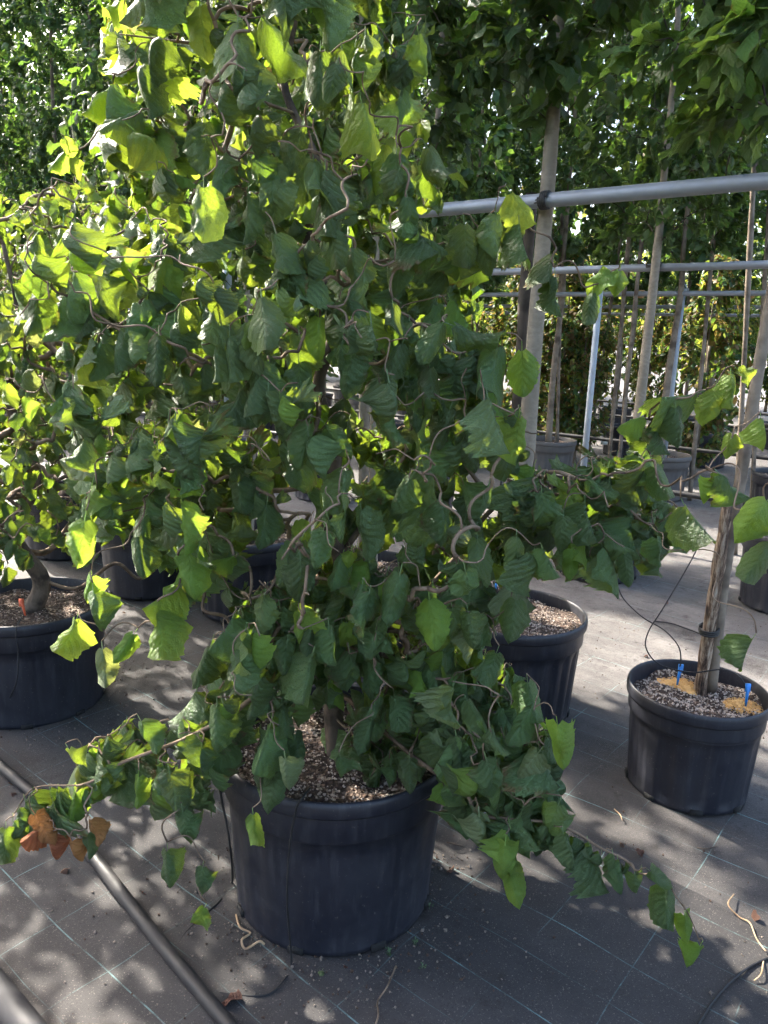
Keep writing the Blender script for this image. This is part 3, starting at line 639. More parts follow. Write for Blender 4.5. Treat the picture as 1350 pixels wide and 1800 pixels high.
for (x, y, Y, L, an, kd) in hero:
    c = atY(x, y, Y); depth = (c-CAM) @ FWD; Lw = L/F*depth
    a = R_(an); td = math.sin(a)*RT-math.cos(a)*UP+FWD*rng.uniform(-.35, .2)
    td /= np.linalg.norm(td); nrm = -FWD+UP*rng.uniform(.2, .7)+RT*rng.uniform(-.4, .4)
    base = c-td*Lw*.5; att = base-td*Lw*.2+nrm*Lw*.04
    Lw *= .93; hz_att.append(att); hz_info.append((base, td, nrm, Lw, int(kd)))
CROWN = [(200, -250), (190, 80), (150, 180), (210, 260), (170, 350), (60, 400), (15, 480), (20, 600), (110, 680), (150, 790), (150, 880), (260, 890), (300, 1020), (360, 1040), (375, 960), (410, 900), (455, 885), (500, 895), (480, 960), (430, 1030), (350, 1110), (370, 1200), (480, 1240), (520, 1170), (600, 1130), (680, 1150), (760, 1250), (850, 1300), (930, 1330), (990, 1290), (920, 1180), (860, 1090), (900, 1010), (1000, 960), (1150, 940), (1200, 890), (1170, 810), (1060, 830), (960, 800), (930, 700), (890, 640), (890, 500), (800, 460), (760, 380), (790, 300), (740, 220), (760, 80), (740, -250)]
LOWL = [(120, 1310), (250, 1230), (360, 1190), (420, 1250), (400, 1330), (330, 1400), (300, 1420), (230, 1340), (130, 1370)]
LOWR = [(770, 1230), (960, 1200), (1000, 1300), (980, 1460), (930, 1480), (870, 1430), (790, 1390)]
def fill(poly, n, test, seed, bx):
    r = np.random.RandomState(seed); out = []
    while len(out) < n:
        p = np.array([r.uniform(*bx[0]), r.uniform(*bx[1]), r.uniform(*bx[2])]); x, y, _ = project(p)
        if inpoly(np.array(x), np.array(y), poly) and test(p, r): out.append(p)
    return out
def t_crown(p, r):
    e = ((p[1]-2.02)/.56)**2+((p[0]+.1)/1.0)**2
    return e < 1 and p[2] > .5 and (e > .35 or r.uniform() < .55)
att = list(hz_att)+fill(CROWN, 740, t_crown, 5, ((-1.1, 1.0), (1.45, 2.65), (.5, 2.85)))
att += fill(LOWL, 42, lambda p, r: True, 6, ((-.9, 0), (1.6, 1.9), (.4, 1.1)))+fill(LOWR, 42, lambda p, r: True, 7, ((0, .8), (1.55, 1.9), (.3, 1.1)))
SPRAY = [(940, 800), (1060, 790), (1180, 790), (1230, 870), (1190, 960), (1080, 980), (990, 990), (940, 960)]
BAND = [(400, 1000), (640, 960), (930, 940), (850, 1040), (860, 1130), (930, 1210), (880, 1260), (700, 1150), (560, 1120), (420, 1190)]
SHOOT = [(600, 1190), (770, 1190), (780, 1290), (740, 1390), (640, 1390), (600, 1300)]
att += fill(SPRAY, 55, lambda p, r: True, 8, ((.2, 1.), (1.7, 2.15), (.9, 1.7)))+fill(BAND, 80, lambda p, r: True, 9, ((-.6, .7), (1.55, 2.3), (.6, 1.6)))
TRUNKF = [(450, 1010), (740, 1000), (760, 1180), (660, 1240), (490, 1220)]
att += fill(TRUNKF, 55, lambda p, r: True, 12, ((-.5, .3), (1.6, 1.95), (.6, 1.4)))
FILLL = [(150, 700), (450, 780), (470, 880), (390, 940), (250, 900), (150, 880)]
att += fill(FILLL, 55, lambda p, r: True, 13, ((-1., 0.), (1.65, 2.35), (.9, 1.8)))
att += fill(SHOOT, 26, lambda p, r: True, 10, ((-.2, .2), (1.78, 2.05), (.43, .75)))
g = grow(limbs, att, rng, .042, .16, .12, .017)
def leaves_on(g, n_hero, info, L, rng, cx, size, sp, young, skip, droop=.9, tmax=22, pal=.03, centre=None):
    pos = g['pos']
    for q in range(n_hero):
        b, td, nr, Lw, kd = info[q]
        L.add(b, td, nr, Lw, int(rng.choice(FLAT)), kd, True)
    used = set(g['ends'][:n_hero])
    for i, (a, s0, s1, kd) in enumerate(g['paths']):
        if i == 0 or i in used: continue
        ids = list(range(s0, s1)); d = 0; last = pos[a] if a >= 0 else pos[s0]; nxt = sp*rng.uniform(.2, 1)
        for k in ids:
            d += np.linalg.norm(pos[k]-last); last = pos[k]; endn = (k == s1-1)
            if g['wgt'][k] > 12 and not endn: continue
            if d > nxt or endn:
                nxt = d+sp*rng.uniform(.6, 1.4); p = pos[k]
                if skip is not None and skip(p): continue
                out = np.array([p[0]-cx[0], p[1]-cx[1], 0]); out /= np.linalg.norm(out)+1e-6
                side = rnd_unit(rng); td = np.array([0, 0, -droop])+out*.45+side*.62
                td /= np.linalg.norm(td); nr = out*.8+np.array([0, 0, .75])+rnd_unit(rng)*.6
                s = size*rng.uniform(.5, 1.15); u = rng.uniform(); outer = p[2]
                mi = 1 if u < young else (2 if u < young+pal else 0)
                L.add(p+td*s*.2, td, nr, s, rng.randint(tmax), mi)
HM = ['hazel_leaf', 'hazel_leaf_young', 'hazel_leaf_pale', 'hazel_leaf_dead']
Lmain = Leaves('hazel', HM)
HOLES = [[(455, 885), (545, 880), (560, 920), (520, 960), (470, 960)], [(200, 1090), (330, 1160), (330, 1230), (150, 1250), (180, 1200)], [(510, 1250), (600, 1250), (620, 1370), (510, 1370)], [(700, 1090), (760, 1130), (760, 1160), (690, 1160)]]
HX = np.array([h[0] for h in hero]); HY = np.array([h[1] for h in hero]); HL = np.array([h[3] for h in hero]); HD = np.array([(atY(h[0], h[1], h[2])-CAM) @ FWD for h in hero])
def skip_main(p):
    x, y, d = project(p+np.array([0, 0, -.06]))
    if np.any((np.hypot(HX-x, HY-y) < HL*.62) & (HD > d-.01)): return True
    x, y, _ = project(p+np.array([0, 0, -.05]))
    return any(inpoly(np.array(x), np.array(y), h) for h in HOLES) or y > 1560
leaves_on(g, len(hero), hz_info, Lmain, rng, PMAIN, .104, .023, .09, skip_main, 1.6)
hazel = empty('hazel_tree', ROOT, 0, 'big contorted hazel with twisted branches and drooping crumpled leaves in the large pot', 'tree')
branch_parts(g, hazel, ROOT, .0013, .41, lambda o: 'hazel_bark', 1, .0014, 6, 'hazel_trunk_bark', lambda i, t: .022*(1-t)+.006, smooth=True)
Lmain.world(np.zeros(3)); SPLIT = [(hazel, Lmain, ROOT, 300)]

# neighbouring hazels
def other_hazel(name, pot, hh, seed, poly, box, test, n, size, label, nleaf, sp=.045):
    r = np.random.RandomState(seed); b = pot+np.array([0, 0, hh-.07])
    tr = spline([b, b+[.05, .02, .15], b+[-.04, 0, .35], b+[.05, .03, .6], b+[-.02, 0, .9], b+[.04, 0, 1.2], b+[0, 0, 1.5]], 6)
    lim = [tr]
    for k in range(6):
        a = k*1.05+r.uniform(0, .5); i = 6+k*4; p = tr[min(i, len(tr)-4)]; u = np.array([math.cos(a), math.sin(a), 0])
        lim.append(spline([p, p+u*.15+[0, 0, -.03], p+u*.28+[.05, -.05, .1], p+u*.42+[0, 0, .02], p+u*.55+[0, 0, .14]], 6))
    at = fill(poly, n, test, seed+1, box); gg = grow(lim, at, r, .05, .13, .12)
    L = Leaves('hazel', HM); leaves_on(gg, 0, [], L, r, pot, size, sp, .06, None, 1.1)
    t = empty(name, b, 0, label, 'tree'); branch_parts(gg, t, b, .0026, .40, lambda o: 'hazel_bark', 1, .0018, 5, 'hazel_trunk_bark', lambda i, q: .036*(1-q)+.006)
    L.world(np.zeros(3)); SPLIT.append((t, L, b, nleaf)); return t
WIDE = [(-600, -400), (2000, -400), (2000, 2000), (-600, 2000)]
ell = lambda c, a, bz, z0: (lambda p, r: ((p[0]-c[0])/a)**2+((p[1]-c[1])/a)**2+((p[2]-z0)/bz)**2 < 1)
LEFTP = [(-400, 350), (0, 330), (180, 300), (330, 380), (430, 500), (470, 700), (430, 860), (330, 900), (230, 880), (190, 950), (130, 990), (60, 970), (-20, 1040), (-400, 1040)]
other_hazel('hazel_tree', PLEFT, .46, 21, LEFTP, ((-2.5, -.5), (2.3, 3.95), (.62, 2.2)), ell(PLEFT, .9, .9, 1.42), 560, .085, 'contorted hazel in the wide pot beside the irrigation pipe', 300)
other_hazel('hazel_tree', PH3, .46, 31, WIDE, ((PH3[0]-.9, PH3[0]+.9), (PH3[1]-.9, PH3[1]+.9), (.8, 2.55)), ell(PH3, .8, .9, 1.62), 260, .08, 'contorted hazel standing behind the blue-grey post', 200, .042)
other_hazel('hazel_tree', PH4, .46, 41, WIDE, ((PH4[0]-.9, PH4[0]+.9), (PH4[1]-.9, PH4[1]+.9), (.8, 2.5)), ell(PH4, .85, .85, 1.62), 260, .08, 'farthest contorted hazel at the end of its row', 150, .042)

HZ_LEFT = SPLIT[1][0]
# ================================================================== STANDARD TREES
def standard(seed, base, tops, rad, zc0, zc1, rcr, n, nleaf_path, lsize, label, trunk_mat='standard_bark', mats=('standard_leaf',), parts=0, group=None, name='standard_tree', lean=None, dense=1.):
    """base: soil point; tops: trunk points above it; crown column from zc0 to zc1"""
    r = np.random.RandomState(seed)
    tr = spline([base]+list(tops), 8); top = tr[-1]
    lead = spline([top, top+[.03*r.normal(), .03*r.normal(), (zc1-top[2])*.35], top+[.05*r.normal(), .05*r.normal(), (zc1-top[2])*.7], top+[0, 0, zc1-top[2]-.15]], 6)
    full = np.vstack([tr, lead[1:]])
    at = []
    while len(at) < n:
        z = r.uniform(zc0, zc1); q = (z-zc0)/(zc1-zc0); R = rcr*min(1, .62+q*2.2)*min(1, (1-q)*2.5+.25)
        a = r.uniform(0, 6.28); rr = R*math.sqrt(r.uniform(.05, 1))*(1+.18*math.sin(3*a+z*4)); c = np.array([np.interp(z, full[:, 2], full[:, 0]), np.interp(z, full[:, 2], full[:, 1])])
        at.append(np.array([c[0]+rr*math.cos(a), c[1]+rr*math.sin(a), z]))
    gg = grow([full], at, r, .012, .3, .55, .045)
    L = Leaves('standard', list(mats)); pos = gg['pos']
    for i, (a, s0, s1, kd) in enumerate(gg['paths'][1:]):
        for _ in range(nleaf_path):
            k = r.randint(s0, s1); p = pos[k]+rnd_unit(r)*abs(r.normal())*.045
            out = np.array([p[0]-full[-1][0], p[1]-full[-1][1], 0]); out /= np.linalg.norm(out)+1e-6
            td = out*.7+np.array([0, 0, -.45])+rnd_unit(r)*.75; nr = np.array([0, 0, 1.])+out*.35+rnd_unit(r)*.5
            L.add(p, td, nr, lsize*r.uniform(.65, 1.2), r.randint(8), r.randint(len(mats)))
    t = empty(name, base, 0, label, 'tree', group)
    nt_ = len(tr)
    branch_parts(gg, t, base, .0013, .5, lambda o: 'dark_bark', 1, .0016, 5, trunk_mat, lambda i, q: np.maximum(rad*(1-q*.75), .006))
    L.world(np.zeros(3)); SPLIT.append((t, L, base, parts)); return t
zs2 = .45-.07
t1b = atY(905, 1075, 3.22); t1b[2] = zs2
T1 = standard(101, t1b, [atY(918, 900, 3.22), atY(938, 620, 3.22), atY(961, 350, 3.22), atY(976, 150, 3.23), atY(984, 0, 3.25)], .043, 2.56, 4.6, .62, 190, 18, .10, 'standard tree with smooth trunk in the ribbed pot, tied to the thick rail', parts=300)
t3b = gnd(1250, 1216, .33)
T3 = standard(102, t3b, [atY(1274, 1010, 2.64), atY(1304, 830, 2.64), atY(1340, 610, 2.65), atY(1392, 330, 2.66), atY(1420, 150, 2.66)], .017, 2.32, 4.2, .70, 230, 19, .105, 'slim standard tree beside the rotten stake in the small pot with fertiliser heaps', trunk_mat='far_bark', mats=('cherry_leaf',), parts=300)
b0 = P0+np.array([0, 0, .4])
T0 = standard(103, b0, [b0+[-.02, .02, .8], b0+[-.04, 0, 1.6], b0+[-.05, 0, 2.2]], .03, 2.25, 4.4, .6, 190, 24, .085, 'standard tree with green ties behind the big hazel', parts=150)
bx_ = PX+np.array([0, 0, .4])
T5 = standard(105, bx_, [bx_+[.02, 0, .8], bx_+[0, .01, 1.0], bx_+[0, 0, 1.2]], .03, 1.35, 4.2, .80, 240, 24, .085, 'standard tree beside the blue-grey post behind the big hazel', parts=60)
b2 = PB+np.array([.08, .05, .4])
T2 = standard(104, b2, [A(1108, 830, 5.42), A(1135, 620, 5.45), A(1156, 430, 5.48), A(1165, 330, 5.5)], .045, 2.35, 4.8, .75, 230, 26, .09, 'standard tree tied to the second rail, in the pot behind the small pot', parts=200)

# split: the leaves that show largest become parts, the rest one joined mass
SCL = .3; Wb, Hb = int(1350*SCL)+1, int(1800*SCL)+1
buf = np.full(Wb*Hb, 1e9); rec = []
for (t, L, off, nmax) in SPLIT:
    T = HZL if L.kind == 'hazel' else ST; pix = []; dep = []
    nvmax = max(len(v[0]) for v in T)
    for k in range(len(T)):
        ii = np.where(L.ka == k)[0]
        if len(ii) == 0: continue
        V, Fq, UV = T[k]; V = V[:(12*7 if L.kind == 'hazel' else 15)]
        V = np.vstack([V, (V[1:]+V[:-1])/2])
        Wd = np.einsum('nij,vj->nvi', L.Ma[ii], V)+L.pa[ii][:, None, :]
        x, y, d = project(Wd.reshape(-1, 3)); xi = (x*SCL).astype(int); yi = (y*SCL).astype(int)
        ok = (xi >= 0) & (xi < Wb) & (yi >= 0) & (yi < Hb) & (d > .3)
        fl = np.where(ok, yi*Wb+xi, 0); np.minimum.at(buf, fl[ok], d[ok]); rec.append((t.name, ii, len(V), fl, ok, d))
for (t, L, off, nmax) in SPLIT:
    vis = np.zeros(len(L.ka))
    for (nm, ii, nv, fl, ok, d) in rec:
        if nm != t.name: continue
        s = (ok & (d <= buf[fl]+.01)).reshape(-1, nv)
        fr = np.where(s, fl.reshape(-1, nv), -1)
        vis[ii] = [len(set(q))-1 if -1 in q else len(set(q)) for q in fr.tolist()]
    vis[L.fa] += 1000
    od = np.argsort(-vis); chosen = od[:nmax]; chosen = chosen[vis[chosen] >= 2]
    rest = np.setdiff1d(np.arange(len(L.ka)), chosen)
    for i in chosen:
        o = bpy.data.objects.new('leaf', leaf_mesh(L.kind, int(L.ka[i]), L.mats[L.ma[i]])); col.objects.link(o); o.parent = t
        M = Matrix.Identity(4)
        for a in range(3):
            for b in range(3): M[a][b] = L.Ma[i][a][b]
            M[a][3] = L.pa[i][a]-off[a]
        o.matrix_basis = M
    if len(rest):
        o = link('foliage', L.joined(rest, off, 'foliage'), None, t); o['kind'] = 'stuff'

# the next hazel along the row, its shade falls on the fabric between the pots
nx = row(1.5, -4.9); c = copy_tree(HZ_LEFT); c.location = nx+np.array([0, 0, .39]); c.rotation_euler = (0, 0, 2.1); tag(c, 'contorted hazel at the row end beyond the wide pot')
cpot(pot_left, nx, 2., 'black pot at the row end beyond the wide pot')
# far rows: shared crowns
def far_proto(seed, mats, z0, z1, rc, n, per, ls, trad):
    b = np.zeros(3); n0 = len(SPLIT)
    t = standard(seed, b, [b+[.01, 0, .8], b+[-.02, .01, 1.6], b+[0, 0, z0]], trad, z0, z1, rc, n, per, ls, None, 'far_bark', mats)
    _, L, off, _ = SPLIT.pop()
    o = link('foliage', L.joined(np.arange(len(L.ka)), off, 'foliage'), None, t); o['kind'] = 'stuff'
    # join the branches of these distant crowns into one part
    br = [c for c in t.children if c.name.startswith('branch')]
    Vs, Fs, n_ = [], [], 0
    for c in br:
        me = c.data; v = np.empty(len(me.vertices)*3, np.float32); me.vertices.foreach_get('co', v); Vs.append(v.reshape(-1, 3))
        Fs += [tuple(i+n_ for i in p.vertices) for p in me.polygons]; n_ += len(me.vertices); bpy.data.objects.remove(c)
    MB().add(np.vstack(Vs), Fs).build('branches', 'dark_bark', t); return t
protos = [far_proto(201, ('far_leaf_dark',), 1.9, 7.2, .82, 300, 27, .10, .042), far_proto(202, ('far_leaf_dark', 'far_leaf_dark', 'standard_leaf'), 2.0, 7.6, .78, 300, 27, .10, .038),
          far_proto(203, ('far_leaf_light', 'far_leaf_dark'), .4, 3.6, .62, 200, 30, .10, .03), far_proto(204, ('far_leaf_brown', 'far_leaf_light', 'far_leaf_dark'), .25, 2.6, .5, 150, 30, .09, .025)]
used = [False]*4
def place(k, p, rz, s, label, group):
    o = protos[k] if not used[k] else copy_tree(protos[k]); used[k] = True
    o.location = p; o.rotation_euler = (0, 0, rz); o.scale = (s, s, s); tag(o, label, 'tree', group); return o
pot_far = [make_pot('plant_pot', .30, .44, 8, 20, .006, 0, 'pot_plastic_grey', 0), make_pot('plant_pot', .30, .44, 9, 20, .006, 0, 'pot_plastic', 0)]
upf = [False, False]
r = np.random.RandomState(77)
ROWS = [(5.45, 1.2, -14.5, 0), (8.3, 1.2, -19, 0), (11.1, 1.3, -24, 0), (13.9, 1.35, -29, 0), (16.8, 1.2, -34, 2)]
LAB = {0: ('standard tree in the far rows with a dense dark crown on a bare trunk', 'standard trees in the far rows'),
       2: ('bushy light green tree closing the far end of the nursery', 'bushy trees at the far end'), 3: ('low brownish shrub between the far rows', 'brownish shrubs between the far rows')}
for ri, (n_, sp, smin, kind) in enumerate(ROWS):
    s = smin+r.uniform(0, sp)
    while s < 6:
        s += sp*r.uniform(.9, 1.12); p = row(n_+r.uniform(-.12, .12), s)
        x, y, d = project(p+np.array([0, 0, 2.6]))
        if d < 2 or x < -350 or x > 1650: continue
        if ri == 0 and np.hypot(*(p[:2]-PB[:2])) < 1.0: continue
        k = kind if kind else (0 if r.uniform() < .5 else 1)
        place(k, p+np.array([0, 0, .37]), r.uniform(0, 6.28), r.uniform(.93, 1.1), *LAB[0 if k < 2 else k])
        if ri < 4 and not (ri == 0 and np.hypot(*(p[:2]-PRF[:2])) < .85):
            q = 1 if (ri == 0 or r.uniform() < .5) else 0; po = pot_far[q] if not upf[q] else copy_tree(pot_far[q]); upf[q] = True
            po.location = p; po.rotation_euler = (0, 0, r.uniform(0, 6)); po.scale = (r.uniform(.9, 1.1),)*3
            tag(po, ['faded grey nursery pot in the far rows', 'black nursery pot in the far rows under a standard tree'][q], 'pot', ['grey pots in the far rows', 'black pots in the far rows'][q])
for k in range(16):
    n_ = r.choice([9.7, 12.5, 15.2]); s = r.uniform(-9, 4); p = row(n_, s); x, y, d = project(p+np.array([0, 0, 1.]))
    if x < 750 or x > 1450: continue
    place(3, p, r.uniform(0, 6), r.uniform(.8, 1.1), *LAB[3])
# the wood closing the view
def wood():
    r = np.random.RandomState(5); L = Leaves('standard', ['far_leaf_dark', 'far_leaf_light', 'far_leaf_brown'])
    for c in range(240):
        s = r.uniform(-46, 8); n_ = r.uniform(19.5, 23); h = r.uniform(2.5, 6.0); rr = r.uniform(.8, 1.6); q = r.choice([0, 0, 0, 1, 1, 2]); z0 = r.uniform(.2, 2.2)
        for k in range(150):
            v = rnd_unit(r)*r.uniform(.5, 1)**.5; p = row(n_, s)+np.array([v[0]*rr, v[1]*rr, z0+(v[2]+1)*.5*h])
            L.add(p, np.array([0, 0, -.4])+rnd_unit(r), np.array([0, 0, .8])+rnd_unit(r)*.8, r.uniform(.2, .34), r.randint(8), q if r.uniform() < .8 else r.randint(3))
    L.world(np.zeros(3)); o = link('far_wood', L.joined(np.arange(len(L.ka)), np.zeros(3), 'far_wood')); tag(o, 'mixed green wood closing the view behind the far rows', 'wood', kind='stuff')
wood()

# ================================================================== RAILS, POSTS, TIES
ZR = 2.12
def ring(mb, c, axis, R, r, turns=3, pitch=.008, mi=0):
    axis = np.asarray(axis, float)/np.linalg.norm(axis); e = np.cross(axis, [0, .3, 1.]); e /= np.linalg.norm(e); b = np.cross(axis, e)
    th = np.linspace(0, 2*math.pi*turns, 14*turns)
    mb.tube(np.asarray(c)+R*(np.cos(th)[:, None]*e+np.sin(th)[:, None]*b)+axis*(th/(2*math.pi)*pitch)[:, None], r, 6, mi=mi)
def rail(p0, p1, rad, label, group=None, mat='galvanised', sag=0.0, name='support_rail'):
    n = 24; t = np.linspace(0, 1, n); pts = p0+(p1-p0)*t[:, None]; pts[:, 2] -= sag*np.sin(math.pi*t)
    o = empty(name, pts[0], 0, label, 'rail', group); MB().tube(pts-pts[0], rad, 14).build('tube', mat, o); return o
def P3(x, y, z): return gnd(x, y, z)
ra, rb_ = gnd(610, 383, ZR), gnd(1350, 318, ZR); dr = (rb_-ra)/np.linalg.norm(rb_-ra)
R1 = rail(ra-dr*2.6, rb_+dr*1.5, .0265, 'thick galvanised rail tied to the nearest standard tree trunk')
org = np.array(R1.location)
for px in ((958, 352), (1398, 318)):
    mb = MB(); c = gnd(*px, ZR)
    ring(mb, c-dr*.015, dr, .031, .0045, 4, .008); ring(mb, c+np.array([0, .03, -.01]), (0, 0, 1), .043, .0045, 2, .009)
    o = mb.build('rubber_tie', 'rubber', R1); o.location = -org
r2a, r2b = gnd(800, 480, ZR), gnd(1350, 465, ZR); d2 = (r2b-r2a)/np.linalg.norm(r2b-r2a)
R2 = rail(r2a-d2*8, r2b+d2*2, .026, 'second galvanised rail across the aisle, tied to a single trunk')
mb = MB(); c = gnd(1152, 470, ZR); ring(mb, c, d2, .031, .005, 4, .009); ring(mb, c+np.array([0, .02, 0]), (0, 0, 1), .055, .005, 2, .01); o = mb.build('rubber_tie', 'rubber', R2); o.location = -np.array(R2.location)
for k, (ya, yb, xa) in enumerate(((518, 515, 880), (545, 546, 880), (567, 571, 900))):
    zz = ZR
    a, b = gnd(xa, ya, zz), gnd(1350, yb, zz); d = DROW/np.linalg.norm(DROW); d = np.array([d[0], d[1], 0])
    mid = (a+b)/2 if k == 0 else row((8.28, 11.1, 13.9)[k], -5+k*-1., ZR)
    R3 = rail(mid-d*(9+k*3), mid+d*(6+k*2), .026, ['third galvanised rail with orange twine ties on thin trunks', 'fourth, thinner looking galvanised rail in the far rows', 'farthest galvanised rail low against the wood'][k])
    if k == 0:
        for px in (1120, 1312):
            mb = MB(); c = gnd(px, 517, ZR); ring(mb, c, d, .034, .010, 4, .018); o = mb.build('twine_tie', 'twine', R3); o.location = -np.array(R3.location)
def post(p, h, rad, label, mat='post_blue_grey', cap=True):
    o = empty('metal_post', p, 0, label, 'post'); MB().tube([(0, 0, -.02), (0, 0, h*.5), (0, 0, h)], rad, 14).build('tube', mat, o)
    mb = MB(); mb.tube([(0, 0, h-.09), (0, 0, h-.03)], rad*1.25, 14); mb.box((rad*1.5, 0, h-.06), (.03, .014, .04)); mb.build('clamp', 'galvanised', o); return o
q = gnd(1058, 474, ZR); post((q[0], q[1], 0), ZR, .024, 'blue-grey metal post holding up the second rail')
q = gnd(1200, 517, ZR); post((q[0], q[1], 0), ZR+.1, .03, 'blue-grey metal post holding up the third rail')
q = atY(388, 950, 4.05); q = ra+dr*((q[0]-ra[0])/dr[0]); post((q[0], q[1]+.0, 0), ZR, .024, 'blue-grey metal post seen through the big hazel above a black pot')
# bare trunks and stakes in the far rows (thin stakes tied beside the trunks)
def stake(p0, p1, rad, label, mat, group=None, name='wooden_stake', seg=8, tie=None):
    p0 = np.asarray(p0, float); p1 = np.asarray(p1, float); t = np.linspace(0, 1, 14)
    pts = p0+(p1-p0)*t[:, None]; rr = np.random.RandomState(int(abs(p0[0])*1000) % 9999)
    o = empty(name, p0, 0, label, 'stake', group)
    MB().tube(pts-p0, rad*(1+.12*rr.normal(size=14)), seg).build('shaft', mat, o)
    for q in (tie or []):
        mb = MB(); c = p0+(p1-p0)*q; ring(mb, c-p0, p1-p0, rad*1.5, .004, 3, .008); mb.build('tie', 'rubber' if mat != 'dark_bark' else 'green_tie', o)
    return o
st0 = gnd(1228, 1230, .30)
stake(st0, atY(1280, 880, 2.585), .022, 'rotten split wooden stake tied beside the slim trunk in the small pot', 'rotten_stake', tie=[.36])
stake(atY(905, 1000, 3.3)*np.array([1, 1, 0])+np.array([-.03, .05, .38]), atY(935, 340, 3.35), .024, 'dark wooden stake behind the smooth trunk in the ribbed pot', 'dark_bark')
s0 = P0+np.array([.05, -.06, .38]); stake(s0, s0+np.array([-.05, 0, 1.98]), .022, 'wooden stake with green ties behind the big hazel', 'standard_bark', tie=[.9, .955])
for k, (x0, y0, x1, y1, n_) in enumerate(((1075, 760, 1100, 480, 8.2), (1092, 770, 1122, 480, 8.1), (1300, 790, 1318, 440, 6.4), (1225, 740, 1250, 470, 8.35), (1046, 720, 1070, 560, 10.9), (1195, 720, 1212, 500, 11), (1008, 730, 1022, 500, 11), (980, 740, 985, 520, 8.4), (1328, 760, 1345, 480, 8.3))):
    d = ray(x0, y0); d_ = ray(x1, y1); p = CAM+d*(n_/(d[0]*NROW[0]+d[1]*NROW[1])); p1 = CAM+d_*(n_/(d_[0]*NROW[0]+d_[1]*NROW[1]))
    dv = (p1-p)/max(.1, p1[2]-p[2]); p = p-dv*(p[2]); p1 = p1+dv*(3.1-p1[2])
    stake(p, p1, .022, 'bare straight pole standing among the trunks of the far rows', 'far_bark', 'bare poles in the far rows', 'wooden_pole')
# low black irrigation pipes along the far rows
d = np.array([DROW[0], DROW[1], 0])
for k, (n_, z) in enumerate(((6.1, .47), (8.9, .47), (11.7, .5), (14.5, .5))):
    c = row(n_, -5, z); o = rail(c-d*8, c+d*11, .022, ['nearest', 'second', 'third', 'fourth'][k]+' black irrigation pipe raised above the ground along the far pots', None, 'pipe_black', 0, 'irrigation_pipe')
    for j in range(7):
        MB().tube([(0, 0, -z-.02), (0, 0, 0)], .012, 8).build('leg', 'pipe_black', o).location = d*(1.4+j*2.7)

# ================================================================== GROUND PIPES AND HOSES
def hose(name, pts, rad, label, cat='hose', mat='pipe_black', seg=8, n=8):
    o = MB().tube(spline(pts, n), rad, seg).build(name, mat); return tag(o, label, cat)
def G(x, y, z=0.): return gnd(x, y, z)
hose('irrigation_pipe', [G(-260, 1130, .019), G(-120, 1240, .019), G(0, 1346, .019), G(95, 1428, .019), G(165, 1508, .019), G(235, 1598, .019), G(300, 1680, .019), G(400, 1800, .019), G(480, 1900, .019)], .0185, 'black irrigation pipe lying on the weed fabric by the hazel branch with dead leaves', 'pipe', seg=20)
hose('drain_pipe', [G(-270, 1450, .035), G(-140, 1585, .035), G(-40, 1700, .035), G(45, 1805, .035), G(135, 1920, .035)], .035, 'thick grey pipe lying in front of the black irrigation pipe', 'pipe', 'pipe_grey', 24)
h1 = [A(545, 1385, 1.72), A(532, 1402, 1.668), A(520, 1425, 1.664), A(508, 1500, 1.668), A(505, 1590, 1.672), G(512, 1692, .006), G(500, 1722, .005), G(470, 1748, .005), G(425, 1750, .005), G(385, 1745, .006)]
hose('drip_hose', h1, .0028, 'thin black drip hose over the front rim of the large pot', n=10)
h2 = [A(404, 1310, 1.96), A(384, 1328, 1.93), A(388, 1395, 1.90), A(402, 1470, 1.86), G(408, 1552, .006), G(385, 1585, .006), G(340, 1625, .006), G(316, 1655, .006), G(308, 1690, .006), G(318, 1715, .02), G(336, 1724, .03)]
hose('drip_hose', h2, .0032, 'black drip hose running from the large pot to the black irrigation pipe', n=10)
hose('drip_hose', [G(1225, 1805, .005), G(1250, 1765, .005), G(1285, 1725, .006), G(1325, 1695, .005), G(1370, 1678, .005)], .004, 'black drip hose lying alone on the open fabric')
zst = PR[2]+.345
h3 = [A(1240, 930, 2.9), A(1215, 985, 2.8), A(1165, 1070, 2.72), A(1140, 1110, 2.7), A(1136, 1140, 2.68), A(1160, 1168, 2.66), A(1215, 1182, 2.6), A(1270, 1177, 2.56), A(1302, 1192, 2.53), A(1311, 1215, 2.52)]
hose('drip_hose', h3, .0026, 'black drip hose looping over the small pot to its outer stake', n=10)
h4 = [A(1085, 1030, 3.0), A(1098, 1055, 2.95), A(1130, 1085, 2.85), A(1168, 1108, 2.78), A(1192, 1135, 2.73), A(1197, 1160, 2.71), A(1195, 1172, 2.7)]
hose('drip_hose', h4, .0026, 'black drip hose dropping from the hazel spray to the inner stake of the small pot', n=10)
hose('drip_hose', [A(38, 1085, 2.8), A(28, 1110, 2.775), A(32, 1160, 2.78), A(25, 1210, 2.79), G(-10, 1262, .005), G(-60, 1280, .005)], .0022, 'thin hose hanging over the rim of the wide pot', mat='pipe_grey')
hose('drip_hose', [G(1150, 1092, .006), G(1180, 1096, .006), G(1215, 1108, .006), G(1262, 1125, .006), G(1270, 1118, .012), G(1262, 1108, .008)], .0045, 'short black hose end lying in the sunlit aisle')
def dstake(p, h, lean, label, mat='blue_plastic'):
    o = empty('dripper_stake', p, 0, label, 'stake'); mb = MB(); l = np.array(lean)
    mb.tube([(0, 0, -.03), l*h*.5+np.array([0, 0, h*.5]), l*h+np.array([0, 0, h])], [.003, .005, .006], 6); mb.build('shaft', mat, o)
    MB().box(l*h+np.array([0, 0, h]), (.016, .007, .02)).build('head', mat, o)
dstake(A(1191, 1196, 2.68), .055, (.05, 0), 'blue dripper stake near the trunk in the small pot') if False else None
